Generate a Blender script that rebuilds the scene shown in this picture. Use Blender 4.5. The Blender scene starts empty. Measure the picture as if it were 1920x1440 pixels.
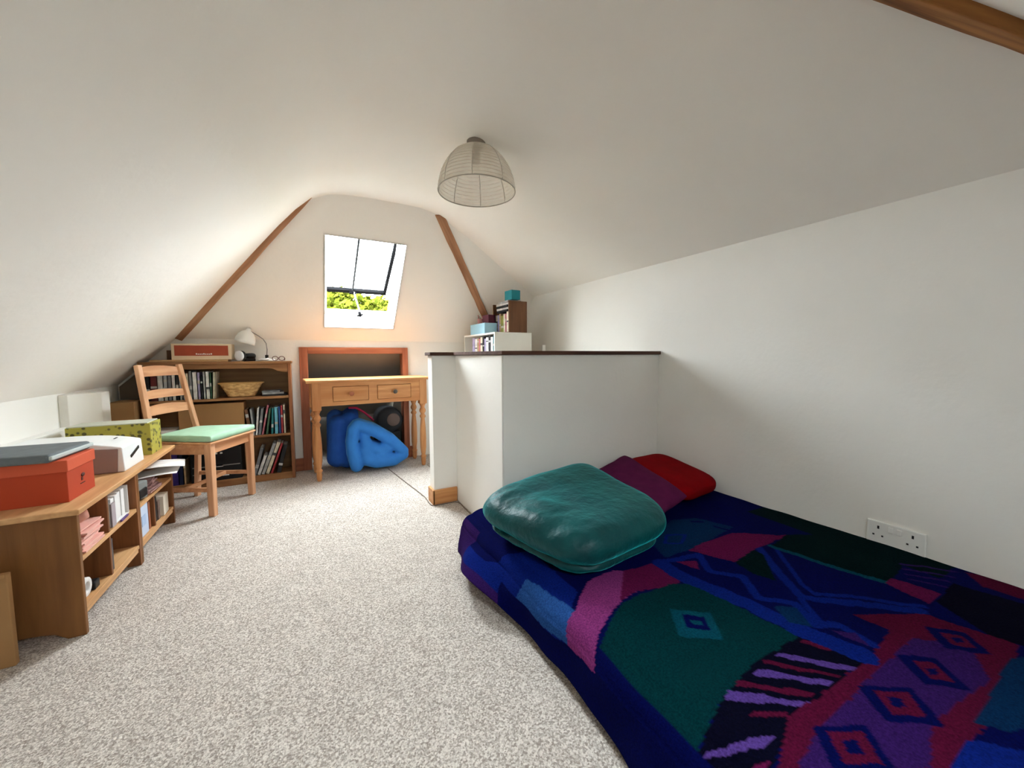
import bpy, bmesh, math, random
from mathutils import Vector, Matrix, Euler
random.seed(7)
R = math.radians
scn = bpy.context.scene
col = scn.collection

# ------------------------------------------------------------ camera, world, exposure
cam_d = bpy.data.cameras.new('camera'); cam = bpy.data.objects.new('camera', cam_d); col.objects.link(cam)
cam_d.sensor_fit = 'HORIZONTAL'; cam_d.sensor_width = 36.0; cam_d.lens = 13.5; cam_d.clip_start = .02
F_ = Vector((0.47093677, 0.87914421, -0.07296579)); R_ = Vector((0.88133334, -0.47247455, -0.00439911)); U_ = Vector((0.03834194, 0.06223548, 0.99732474))
cam.matrix_world = Matrix(((R_.x, U_.x, -F_.x, 0), (R_.y, U_.y, -F_.y, 0), (R_.z, U_.z, -F_.z, .95), (0, 0, 0, 1)))
scn.camera = cam
scn.view_settings.view_transform = 'Standard'; scn.view_settings.look = 'None'; scn.view_settings.gamma = 1
scn.view_settings.use_curve_mapping = False
scn.view_settings.exposure = 2.92
scn.cycles.max_bounces = 14; scn.cycles.diffuse_bounces = 10; scn.cycles.transparent_max_bounces = 16
scn.cycles.sample_clamp_indirect = 12
w = bpy.data.worlds.new('overcast_sky'); scn.world = w; w.use_nodes = True
wn = w.node_tree; bg = wn.nodes['Background']
tc = wn.nodes.new('ShaderNodeTexCoord'); sp = wn.nodes.new('ShaderNodeSeparateXYZ'); rp = wn.nodes.new('ShaderNodeValToRGB')
wn.links.new(tc.outputs['Generated'], sp.inputs[0]); ma = wn.nodes.new('ShaderNodeMath'); ma.operation = 'MULTIPLY_ADD'; ma.inputs[1].default_value = .5; ma.inputs[2].default_value = .5; wn.links.new(sp.outputs['Z'], ma.inputs[0]); wn.links.new(ma.outputs[0], rp.inputs['Fac']); wn.links.new(rp.outputs['Color'], bg.inputs['Color'])
rp.color_ramp.elements[0].position = 0.49; rp.color_ramp.elements[0].color = (.07, .08, .05, 1); hz_ = rp.color_ramp.elements.new(.505); hz_.color = (.62, .67, .72, 1)
rp.color_ramp.elements[2].position = .8; rp.color_ramp.elements[2].color = (.89, .95, 1.0, 1)
bg.inputs['Strength'].default_value = 11.0

# ------------------------------------------------------------ helpers
def lin(c):
    return tuple((v / 12.92 if v <= .04045 else ((v + .055) / 1.055) ** 2.4) for v in [x / 255 for x in c]) + (1,)
MATS = {}
def mat(name, c, rough=.6, c2=None, scale=6, bump=0, bscale=60, metal=0, stretch=None, sheen=0, spec=.28, detail=6, contrast=.25):
    """procedural material: base colour with a noise mottling and an optional noise bump"""
    if name in MATS: return MATS[name]
    m = bpy.data.materials.new(name); m.use_nodes = True; nt = m.node_tree; b = nt.nodes['Principled BSDF']
    b.inputs['Roughness'].default_value = rough; b.inputs['Metallic'].default_value = metal
    b.inputs['Specular IOR Level'].default_value = spec
    if sheen: b.inputs['Sheen Weight'].default_value = sheen; b.inputs['Sheen Roughness'].default_value = .35; b.inputs['Sheen Tint'].default_value = tuple(min(1, q * 12 + .03) for q in lin(c)[:3]) + (1,)
    t = nt.nodes.new('ShaderNodeTexCoord'); mp = nt.nodes.new('ShaderNodeMapping'); nt.links.new(t.outputs['Object'], mp.inputs[0])
    if stretch: mp.inputs['Scale'].default_value = stretch
    n = nt.nodes.new('ShaderNodeTexNoise'); n.inputs['Scale'].default_value = scale; n.inputs['Detail'].default_value = detail
    nt.links.new(mp.outputs[0], n.inputs['Vector'])
    r = nt.nodes.new('ShaderNodeValToRGB'); nt.links.new(n.outputs['Fac'], r.inputs[0]); nt.links.new(r.outputs[0], b.inputs['Base Color'])
    a = lin(c); z = lin(c2) if c2 else tuple(v * .93 for v in a[:3]) + (1,)
    r.color_ramp.elements[0].position = .5 - contrast; r.color_ramp.elements[0].color = z
    r.color_ramp.elements[1].position = .5 + contrast; r.color_ramp.elements[1].color = a
    if bump:
        n2 = nt.nodes.new('ShaderNodeTexNoise'); n2.inputs['Scale'].default_value = bscale; n2.inputs['Detail'].default_value = 4
        nt.links.new(mp.outputs[0] if stretch else t.outputs['Object'], n2.inputs['Vector'])
        bp = nt.nodes.new('ShaderNodeBump'); bp.inputs['Strength'].default_value = bump; bp.inputs['Distance'].default_value = .01
        nt.links.new(n2.outputs['Fac'], bp.inputs['Height']); nt.links.new(bp.outputs[0], b.inputs['Normal'])
    MATS[name] = m; return m
def wood(name, c, c2, axis=0, rough=.45):
    s = [14, 14, 14]; s[axis] = 1.2
    return mat(name, c, rough, c2, scale=2.2, stretch=tuple(s), bump=.06, bscale=9, detail=8, contrast=.16)

class MB:
    """collects shapes and links them as ONE mesh object"""
    def __init__(s): s.bm = bmesh.new(); s.mi = 0
    def _new(s, vs, fs, M=None, smooth=False):
        vv = [s.bm.verts.new(M @ Vector(v) if M else v) for v in vs]
        for f in fs:
            try:
                q = s.bm.faces.new([vv[i] for i in f]); q.material_index = s.mi; q.smooth = smooth
            except ValueError: pass
        return vv
    def box(s, x0, x1, y0, y1, z0, z1, M=None):
        vs = [(x, y, z) for x in (x0, x1) for y in (y0, y1) for z in (z0, z1)]
        s._new(vs, [(0, 1, 3, 2), (4, 6, 7, 5), (0, 4, 5, 1), (2, 3, 7, 6), (0, 2, 6, 4), (1, 5, 7, 3)], M); return s
    def hexa(s, bottom, top):
        """four bottom points and four top points, same winding"""
        s._new(list(bottom) + list(top), [(3, 2, 1, 0), (4, 5, 6, 7), (0, 1, 5, 4), (1, 2, 6, 5), (2, 3, 7, 6), (3, 0, 4, 7)]); return s
    def bar(s, a, b, wx, wz, up=(0, 0, 1), M=None):
        a = Vector(a); b = Vector(b); d = (b - a).normalized(); up = Vector(up)
        u = d.cross(up)
        if u.length < 1e-4: u = d.cross(Vector((1, 0, 0)))
        u.normalize(); v = u.cross(d)
        q = [a + u * i * wx / 2 + v * j * wz / 2 for i, j in ((-1, -1), (1, -1), (1, 1), (-1, 1))]
        s._new(q + [p + (b - a) for p in q], [(3, 2, 1, 0), (4, 5, 6, 7), (0, 1, 5, 4), (1, 2, 6, 5), (2, 3, 7, 6), (3, 0, 4, 7)], M); return s
    def lathe(s, prof, c=(0, 0, 0), n=16, M=None, sx=1, sy=1, caps=True):
        """profile of (radius, z)"""
        vs = []; fs = []
        for r, z in prof:
            for i in range(n):
                a = 2 * math.pi * i / n; vs.append((c[0] + r * math.cos(a) * sx, c[1] + r * math.sin(a) * sy, c[2] + z))
        for k in range(len(prof) - 1):
            for i in range(n): fs.append((k * n + i, k * n + (i + 1) % n, (k + 1) * n + (i + 1) % n, (k + 1) * n + i))
        if caps:
            fs.append(tuple(reversed(range(n)))); fs.append(tuple((len(prof) - 1) * n + i for i in range(n)))
        s._new(vs, fs, M, smooth=True); return s
    def tube(s, pts, r, n=8, closed=False):
        pts = [Vector(p) for p in pts]; N = len(pts); rings = []
        rr = r if isinstance(r, (list, tuple)) else [r] * N
        for i, p in enumerate(pts):
            a = pts[(i - 1) % N] if (closed or i) else p; b = pts[(i + 1) % N] if (closed or i < N - 1) else p
            d = (b - a).normalized(); u = d.cross(Vector((0, 0, 1)))
            if u.length < .05: u = d.cross(Vector((0, 1, 0)))
            u.normalize(); v = u.cross(d)
            rings.append([s.bm.verts.new(p + (u * math.cos(t) + v * math.sin(t)) * rr[i]) for t in [2 * math.pi * k / n for k in range(n)]])
        for i in range(N if closed else N - 1):
            A = rings[i]; B = rings[(i + 1) % N]
            for k in range(n):
                q = s.bm.faces.new((A[k], A[(k + 1) % n], B[(k + 1) % n], B[k])); q.smooth = True; q.material_index = s.mi
        if not closed:
            s.bm.faces.new(list(reversed(rings[0]))).material_index = s.mi; s.bm.faces.new(rings[-1]).material_index = s.mi
        return s
    def prism(s, poly, d, M=None):
        """polygon (list of 3D points) extruded by vector d"""
        n = len(poly); d = Vector(d); vs = [Vector(p) for p in poly] + [Vector(p) + d for p in poly]
        fs = [tuple(range(n)), tuple(reversed(range(n, 2 * n)))] + [(i, i + n, (i + 1) % n + n, (i + 1) % n) for i in range(n)]
        s._new(vs, fs, M); return s
    def face(s, pts, smooth=False): s._new(pts, [tuple(range(len(pts)))], None, smooth); return s
    def build(s, name, m, parent=None, bevel=0, seg=2, loc=None, fixn=True, shade=None):
        if fixn: bmesh.ops.recalc_face_normals(s.bm, faces=s.bm.faces)
        me = bpy.data.meshes.new(name); s.bm.to_mesh(me); s.bm.free()
        o = bpy.data.objects.new(name, me); col.objects.link(o)
        for q in (m if isinstance(m, (list, tuple)) else [m]): me.materials.append(q)
        if bevel:
            b = o.modifiers.new('bevel', 'BEVEL'); b.width = bevel; b.segments = seg; b.limit_method = 'ANGLE'; b.angle_limit = R(40)
        if shade: me.polygons.foreach_set('use_smooth', [True] * len(me.polygons))
        if parent: o.parent = parent
        if loc: o.location = loc
        return o
def origin(o, p):
    """move a mesh object's origin to p without moving the mesh"""
    p = Vector(p); o.data.transform(Matrix.Translation(-p)); o.location = p; return o
def tag(o, label=None, cat=None, group=None, kind=None):
    if label: o['label'] = label
    if cat: o['category'] = cat
    if group: o['group'] = group
    if kind: o['kind'] = kind
    return o
def thing(name, label, cat, loc=(0, 0, 0), rz=0, group=None):
    o = bpy.data.objects.new(name, None); col.objects.link(o); o.empty_display_size = .05
    o.location = loc; o.rotation_euler = (0, 0, rz); return tag(o, label, cat, group)
def grid_mesh(nu, nv, fn, closed_u=False):
    vs = [fn(i / (nu if closed_u else nu - 1), j / (nv - 1)) for j in range(nv) for i in range(nu)]
    fs = []
    for j in range(nv - 1):
        for i in range(nu if closed_u else nu - 1):
            fs.append((j * nu + i, j * nu + (i + 1) % nu, (j + 1) * nu + (i + 1) % nu, (j + 1) * nu + i))
    return vs, fs
def cushion(c00, c10, c11, c01, th, n=28, e=.42, wr=None, name='cushion', m=None, parent=None, belly=1, p_=4, rc=0, rp=5):
    """soft slab through four corner points, thickness th, optional wrinkle function wr(u,v)"""
    c = [Vector(p) for p in (c00, c10, c11, c01)]
    nor = ((c[1] - c[0]).cross(c[3] - c[0])).normalized()
    b = MB(); top = []; bot = []
    for side, st in ((1, top), (-1, bot)):
        for j in range(n + 1):
            for i in range(n + 1):
                a = 2 * i / n - 1; d = 2 * j / n - 1; a = math.copysign(1 - (1 - abs(a)) ** 1.9, a); d = math.copysign(1 - (1 - abs(d)) ** 1.9, d); mm = max(abs(a), abs(d))
                if rc and mm > 0:       # square grid pulled onto a superellipse outline: rounded corners
                    f_ = mm / (abs(a) ** rc + abs(d) ** rc) ** (1 / rc); a *= f_; d *= f_
                u = (a + 1) / 2; v = (d + 1) / 2
                p = c[0] * (1 - u) * (1 - v) + c[1] * u * (1 - v) + c[2] * u * v + c[3] * (1 - u) * v
                ctr = (c[0] + c[1] + c[2] + c[3]) / 4
                pinch = 1 - .05 * belly * ((1 - abs(a)) * (abs(d) ** 6) + (1 - abs(d)) * (abs(a) ** 6))
                p = ctr + (p - ctr) * pinch
                h = th / 2 * (max(0, 1 - mm ** p_) if rc else max(0, (1 - a ** p_) * (1 - d ** p_))) ** e
                if wr and h > 0: h += wr(u, v) * min(1, h / (th * .25)) * (1 if side > 0 else .3)
                st.append(p + nor * h * side)
    N = n + 1
    f1 = [(j * N + i, j * N + i + 1, (j + 1) * N + i + 1, (j + 1) * N + i) for j in range(n) for i in range(n)]
    f2 = [tuple(reversed([k + N * N for k in f])) for f in f1]
    b._new(top + bot, f1 + f2, None, True)
    bmesh.ops.remove_doubles(b.bm, verts=b.bm.verts, dist=1e-5)
    return b.build(name, m, parent)
from mathutils import noise as mn
def nz(x, y, z=0): return mn.noise(Vector((x, y, z)))

# ------------------------------------------------------------ materials
M_wall = mat('white_plaster', (239, 238, 233), .9, (234, 232, 226), 2.5, .10, 45, contrast=.3)
M_ceil = mat('old_white_ceiling_plaster', (245, 242, 236), .9, (240, 236, 229), 1.6, .14, 22, contrast=.3)
M_white = mat('white_gloss_paint', (236, 236, 232), .45)
M_pine = wood('honey_pine_lengthwise_x', (214, 158, 104), (188, 124, 74), 0)
M_pine_y = wood('honey_pine_lengthwise_y', (214, 160, 108), (190, 128, 80), 1)
M_pine_z = wood('honey_pine_upright', (208, 150, 98), (178, 114, 68), 2)
M_shelf_y = wood('shelf_pine_lengthwise_y', (218, 172, 122), (190, 140, 92), 1)
M_shelf_z = wood('shelf_brown_upright', (142, 92, 54), (108, 66, 36), 2)
M_redwood = wood('reddish_stained_timber', (176, 108, 76), (140, 80, 54), 0)
M_redwood_z = wood('reddish_stained_timber_upright', (172, 104, 74), (138, 78, 52), 2)
M_case = wood('brown_bookcase_boards', (164, 118, 76), (130, 86, 50), 0)
M_case_z = wood('brown_bookcase_upright', (158, 104, 68), (122, 74, 44), 2)
M_backboard = wood('bookcase_back_board', (138, 104, 64), (118, 84, 48), 0)
M_beam = wood('bare_rafter_timber', (186, 140, 106), (146, 100, 70), 0, .7)
M_beam2 = wood('rough_rafter_timber', (166, 112, 58), (100, 58, 26), 0, .7)
M_cap = wood('dark_wood_capping', (96, 66, 54), (70, 46, 38), 0, .9)
M_card = mat('brown_cardboard', (172, 132, 88), .85, (158, 118, 76), 5)
M_black = mat('black_plastic', (22, 22, 24), .4)
M_dark = mat('dark_charcoal', (48, 50, 54), .7)
M_paper = mat('white_paper', (232, 230, 228), .8)
M_metal = mat('brushed_steel', (150, 150, 148), .35, metal=.8)

# carpet: fine beige and grey flecks with a pile relief
def carpet():
    m = bpy.data.materials.new('flecked_beige_carpet'); m.use_nodes = True; nt = m.node_tree; b = nt.nodes['Principled BSDF']
    b.inputs['Roughness'].default_value = 1; b.inputs['Specular IOR Level'].default_value = .1
    t = nt.nodes.new('ShaderNodeTexCoord'); n = nt.nodes.new('ShaderNodeTexNoise'); n.inputs['Scale'].default_value = 165; n.inputs['Detail'].default_value = 7; n.inputs['Roughness'].default_value = .72
    n2 = nt.nodes.new('ShaderNodeTexNoise'); n2.inputs['Scale'].default_value = 9; n2.inputs['Detail'].default_value = 5
    for q in (n, n2): nt.links.new(t.outputs['Object'], q.inputs['Vector'])
    r = nt.nodes.new('ShaderNodeValToRGB'); e = r.color_ramp.elements
    e[0].position = .37; e[0].color = lin((150, 139, 130)); e[1].position = .63; e[1].color = lin((222, 214, 205))
    k = e.new(.48); k.color = lin((184, 175, 166))
    vc = nt.nodes.new('ShaderNodeTexVoronoi'); vc.inputs['Scale'].default_value = 230; nt.links.new(t.outputs['Object'], vc.inputs['Vector']); sx_ = nt.nodes.new('ShaderNodeSeparateColor'); nt.links.new(vc.outputs['Color'], sx_.inputs[0]); av = nt.nodes.new('ShaderNodeMath'); av.operation = 'MULTIPLY_ADD'; av.inputs[1].default_value = .28; nt.links.new(sx_.outputs[0], av.inputs[0]); sb_ = nt.nodes.new('ShaderNodeMath'); sb_.operation = 'MULTIPLY_ADD'; sb_.inputs[1].default_value = .72; sb_.inputs[2].default_value = 0; nt.links.new(n.outputs['Fac'], sb_.inputs[0]); nt.links.new(sb_.outputs[0], av.inputs[2]); nt.links.new(av.outputs[0], r.inputs[0])
    mx = nt.nodes.new('ShaderNodeMix'); mx.data_type = 'RGBA'; mx.blend_type = 'MULTIPLY'; mx.inputs['Factor'].default_value = .5
    r2 = nt.nodes.new('ShaderNodeValToRGB'); r2.color_ramp.elements[0].position = .35; r2.color_ramp.elements[0].color = (.84, .83, .82, 1); r2.color_ramp.elements[1].position = .65; r2.color_ramp.elements[1].color = (1, 1, 1, 1)
    nt.links.new(n2.outputs['Fac'], r2.inputs[0])
    nt.links.new(r.outputs[0], mx.inputs['A']); nt.links.new(r2.outputs[0], mx.inputs['B']); nt.links.new(mx.outputs['Result'], b.inputs['Base Color'])
    bp = nt.nodes.new('ShaderNodeBump'); bp.inputs['Strength'].default_value = .5; bp.inputs['Distance'].default_value = .004
    vo = nt.nodes.new('ShaderNodeTexVoronoi'); vo.inputs['Scale'].default_value = 210; nt.links.new(t.outputs['Object'], vo.inputs['Vector']); nt.links.new(vo.outputs['Distance'], bp.inputs['Height']); nt.links.new(bp.outputs[0], b.inputs['Normal'])
    return m
M_carpet = carpet()
def glass():
    m = bpy.data.materials.new('clear_window_glass'); m.use_nodes = True; nt = m.node_tree; nt.nodes.remove(nt.nodes['Principled BSDF'])
    o = nt.nodes['Material Output']; tr = nt.nodes.new('ShaderNodeBsdfTransparent'); tr.inputs[0].default_value = (.93, .95, .95, 1)
    g = nt.nodes.new('ShaderNodeBsdfGlossy'); g.inputs['Roughness'].default_value = .02
    mx = nt.nodes.new('ShaderNodeMixShader'); mx.inputs[0].default_value = .03
    nt.links.new(tr.outputs[0], mx.inputs[1]); nt.links.new(g.outputs[0], mx.inputs[2]); nt.links.new(mx.outputs[0], o.inputs[0])
    return m
M_glass = glass()

# ------------------------------------------------------------ the room
XL, XR, YB, YF = -1.15, 1.934, 3.62, -1.3
S = 'structure'
# floor with the stairwell left open
b = MB()
b.box(XL - .1, .90, YF, YB + .75, -.12, 0); b.box(.90, XR + .1, YF, 1.72, -.12, 0); b.box(.90, XR + .1, 3.3, YB + .05, -.12, 0)
tag(origin(b.build('floor', M_carpet), (0, 1, 0)), kind=S)
# stairs going down inside the half-height walls
b = MB()
b.box(.9, XR, 1.72, 3.3, -1.6, -1.5)
st = tag(b.build('floor', mat('stair_shaft_floor', (190, 180, 168), .9)), kind=S)
for k in range(6):
    b = MB(); b.box(.92 + .15 * k, .92 + .15 * k + .16, 2.47, 3.28, -.2 - .2 * k, -.17 - .2 * k); b.box(.92 + .15 * k + .13, .92 + .15 * k + .15, 2.47, 3.28, -.37 - .2 * k, -.2 - .2 * k)
    b.build('stair_tread', M_carpet, st)
b = MB(); b.box(.8, .9, 1.72, 3.3, -1.6, -.121); b.box(.8, XR, 1.62, 1.72, -1.6, -.121); b.box(.8, XR, 3.3, 3.4, -1.6, -.121)
tag(b.build('wall_stairwell', M_wall), kind=S)

# rear window opening in the hip slope: Y = 3.62-.7071 s, Z = 1.087+.7071 s
c45 = .70711
def hip(X, s, d=0): return Vector((X, YB - c45 * s + c45 * d, 1.087 + c45 * s + c45 * d))
WX0, WX1, WS0, WS1 = .147, .690, .152, .966
A = Vector((-.823, YB, 1.087)); B = Vector((.071, 2.726, 1.981)); C_ = Vector((.869, 2.726, 1.981)); D = Vector((1.763, YB, 1.087)); E_ = Vector((XR, 3.16, 1.51)); F2 = Vector((XR, YB, 1.05))
w0, w1, w2, w3 = hip(WX0, WS0), hip(WX1, WS0), hip(WX1, WS1), hip(WX0, WS1)
b = MB()
A_ = A + Vector((-.06, .03, -.03)); B_ = B + Vector((-.06, 0, 0)); U6 = Vector((0, -.06, .06)); D_ = D + Vector((0, .03, -.03)); F_ = F2 + Vector((.02, .03, -.03))   # edges run on behind the neighbouring plaster
b.face([A_, w0, w3, B_]); b.face([A_, D_, w1, w0]); b.face([D_, C_, w2, w1]); b.face([C_, B_, w3, w2]); b.face([B_, C_, C_ + U6, B_ + U6])
b.face([D_, F_, E_ + U6 + Vector((.02, 0, 0)), C_ + U6, C_])
o = tag(b.build('ceiling', M_ceil, fixn=False), kind=S)
# main ceiling: one soft cross-section swept along the room
def zr(x): return 1.981 - .4427 * (x - .869)
prof = [(-1.16, .75), (-1.0, .91), (-.84, 1.07), (-.8, 1.11), (-.6, 1.31), (-.4, 1.508), (-.25, 1.655), (-.12, 1.78), (-.02, 1.868), (.07, 1.932), (.16, 1.966), (.26, 1.979), (.4, 1.984), (.6, 1.984), (.74, 1.98), (.83, 1.968), (.92, 1.942), (1.02, 1.905), (1.15, zr(1.15)), (1.35, zr(1.35)), (1.55, zr(1.55)), (1.75, zr(1.75)), (1.945, zr(1.945))]
def yb(x, z):
    if x > .869: return .02 + 2.72 + (x - .869) * (3.16 - 2.72) / (XR - .869)
    return min(YB + .05, 4.75 - z)
def yn(x, z): return .67 - (1.981 - z) / .743
NV = 34
vs = []; fs = []
for j in range(NV + 1):
    t = j / NV
    for x, z in prof:
        y = yn(x, z) * (1 - t) + yb(x, z) * t
        k = math.sin(math.pi * t) ** .5
        vs.append((x, y, z + .010 * k * nz(x * 1.3, y * 1.1, 3.1)))
n = len(prof)
for j in range(NV):
    for i in range(n - 1): fs.append((j * n + i, j * n + i + 1, (j + 1) * n + i + 1, (j + 1) * n + i))
b = MB(); b._new(vs, fs, None, True)
tag(b.build('ceiling', M_ceil, fixn=False), kind=S)
# hip slope behind the camera, pierced for an added fill skylight
NUP = Vector((0, .8027, .5964)); NOUT = Vector((0, -.5964, .8027)); NX0, NX1, NY0, NLEN = .24, .66, -.50, .36
def nhp(x, y): return Vector((x, y, 1.981 + .743 * (y - .67)))
v0 = nhp(NX0, NY0); v1 = nhp(NX1, NY0); v2 = v1 + NUP * NLEN; v3 = v0 + NUP * NLEN
q0, q1, q2, q3 = nhp(-1.3, -1.4), nhp(2.05, -1.4), nhp(2.05, .8), nhp(-1.3, .8)
b = MB()
b.face([q0, v0, v3, q3]); b.face([q0, q1, v1, v0]); b.face([q1, q2, v2, v1]); b.face([q2, q3, v3, v2])
tag(b.build('ceiling', M_ceil, fixn=False), kind=S)

# walls, each with a real thickness
def wall(name, poly, d, m=M_wall):
    b = MB(); b.prism(poly, d); return tag(b.build(name, m), kind=S)
wall('wall_right', [(XR, YF, -1.6), (XR, YB, -1.6), (XR, YB, 1.06), (XR, 3.16, 1.512), (XR, .034, 1.512), (XR, YF, .517)], (.1, 0, 0))
wall('wall_left', [(XL, YF, 0), (XL, YB, 0), (XL, YB, .77), (XL, -.973, .77), (XL, YF, .517)], (-.1, 0, 0))
wall('wall_front', [(XL - .1, YF, -1.6), (XR + .1, YF, -1.6), (XR + .1, YF, .52), (XL - .1, YF, .52)], (0, -.1, 0))
b = MB()
AX0, AX1, AZ = .015, .785, .975
def P3(pts): return [(x, YB, z) for x, z in pts]
b.prism(P3([(XL, 0), (AX0, 0), (AX0, AZ), (AX0, 1.12), (-.80, 1.12), (XL - .02, .77)]), (0, .08, 0))
b.prism(P3([(AX0, AZ), (AX1, AZ), (AX1, 1.12), (AX0, 1.12)]), (0, .08, 0))
b.prism(P3([(AX1, -1.6), (XR, -1.6), (XR, 1.07), (1.763, 1.12), (AX1, 1.12)]), (0, .08, 0))
tag(b.build('wall_back', M_wall), kind=S)
# eaves recess behind the timber frame: side cheeks, sloping roof lining, back
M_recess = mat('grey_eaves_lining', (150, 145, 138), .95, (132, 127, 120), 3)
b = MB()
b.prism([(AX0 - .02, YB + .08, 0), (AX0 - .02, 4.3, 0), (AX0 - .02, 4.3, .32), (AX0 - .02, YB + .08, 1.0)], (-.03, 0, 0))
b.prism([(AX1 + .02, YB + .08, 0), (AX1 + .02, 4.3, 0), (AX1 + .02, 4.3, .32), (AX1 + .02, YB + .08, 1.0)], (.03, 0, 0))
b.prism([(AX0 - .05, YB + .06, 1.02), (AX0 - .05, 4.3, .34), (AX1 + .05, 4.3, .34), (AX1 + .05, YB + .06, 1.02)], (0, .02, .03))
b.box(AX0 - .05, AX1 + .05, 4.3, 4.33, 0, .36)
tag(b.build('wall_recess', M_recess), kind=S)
# timber frame round the recess
fr = tag(bpy.data.objects.new('trim_1', None), kind=S); col.objects.link(fr); fr.location = (.4, YB, 0)
for n_, a in (('frame_post', (-.048, AX0, YB - .022, YB + .09, 0, 1.03)), ('frame_post', (AX1, AX1 + .05, YB - .022, YB + .09, 0, 1.03)), ('frame_head', (AX0, AX1, YB - .022, YB + .09, AZ, 1.03))):
    bb = MB(); bb.box(a[0] - .4, a[1] - .4, a[2] - YB, a[3] - YB, a[4], a[5]); bb.build(n_, M_redwood_z if 'post' in n_ else M_redwood, fr, .003)

# half-height walls round the stairwell and their wooden capping
b = MB()
b.box(.849, .93, 1.76, 2.359, 0, .955)            # long side towards the room
b.box(.842, .8485, 1.677, 1.925, 0, .954)              # slightly proud corner panel
b.box(.849, XR, 1.676, 1.76, -.12, .955)           # behind the bed head
b.box(.695, .93, 2.359, 2.45, 0, .955)             # short return with the newel end
tag(origin(b.build('wall_stair', M_wall, bevel=.004), (.85, 1.7, 0)), kind=S)
b = MB()
b.prism([(.835, 1.660, .955), (XR, 1.660, .955), (XR, 1.775, .955), (.945, 1.775, .955), (.945, 2.465, .955), (.68, 2.465, .955), (.68, 2.344, .955), (.832, 2.344, .955)], (0, 0, .02))
tag(b.build('trim_2', M_cap, bevel=.003), kind=S)
# shelf-like bulkhead over the stairs
b = MB(); b.box(1.30, XR, 2.70, YB, -.12, .972); tag(b.build('wall_bulkhead', M_wall, bevel=.004), kind=S)
# boxing along the foot of the left knee wall, boxed corner
b = MB(); b.box(XL, XL + .05, YF, 2.88, 0, .585); tag(b.build('trim_3', M_white, bevel=.004), kind=S)
b = MB(); b.prism([(XL, 2.88, 0), (-1.115, 2.88, 0), (-1.025, 2.995, 0), (-1.025, 3.10, 0), (XL, 3.12, 0)], (0, 0, .755)); tag(b.build('trim_4', M_wall, bevel=.003), kind=S)
# skirting blocks
b = MB(); b.box(.683, .846, 2.345, 2.359, 0, .095); b.box(.681, .695, 2.345, 2.452, 0, .095); tag(b.build('baseboard_stair', M_pine, bevel=.003), kind=S)
b = MB(); b.box(-.13, -.048, YB - .018, YB, 0, .105); tag(b.build('baseboard_back', M_redwood, bevel=.003), kind=S)
b = MB(); b.box(.835, .90, YB - .018, YB, 0, .105); tag(b.build('baseboard_back', M_redwood, bevel=.003), kind=S)

# exposed rafters: two on the rear hip, one over the camera's right
def beam(name, a, c, nrm, wd, th, m):
    a = Vector(a); c = Vector(c); d = (c - a).normalized(); nn = Vector(nrm).normalized(); u = d.cross(nn).normalized()
    b = MB(); N = 14; rings = []
    for k in range(N + 1):
        p = a + (c - a) * k / N + u * .004 * nz(k * .9, 1.3, a.x); ww = wd / 2 * (1 + .12 * nz(k * .7, 5.0, a.x))
        rings.append([p + u * i * ww + nn * j for i, j in ((-1, -.03), (1, -.03), (1, th), (-1, th))])
    for k in range(N):
        for q in range(4): b._new([rings[k][q], rings[k][(q + 1) % 4], rings[k + 1][(q + 1) % 4], rings[k + 1][q]], [(0, 1, 2, 3)])
    b.face(rings[0]); b.face(rings[-1])
    bmesh.ops.remove_doubles(b.bm, verts=b.bm.verts, dist=1e-5)
    o = b.build(name, m, bevel=.004)
    # turn the mesh so that its own X runs along the grain
    rot = Matrix((d, u, nn)).transposed().to_4x4(); mw = Matrix.Translation(a) @ rot
    o.data.transform(mw.inverted()); o.matrix_world = mw
    return tag(o, kind=S)
hn = (0, -1, -1)
beam('trim_5', (.062, 2.735, 1.972), (-.815, 3.612, 1.095), hn, .062, .022, M_beam)
beam('trim_6', (.880, 2.737, 1.970), (1.758, 3.615, 1.092), hn, .062, .022, M_beam)
beam('trim_7', (.845, .625, 1.945), (XR - .005, -.005, 1.478), (0, .743, -1), .085, .022, M_beam2)

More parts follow.
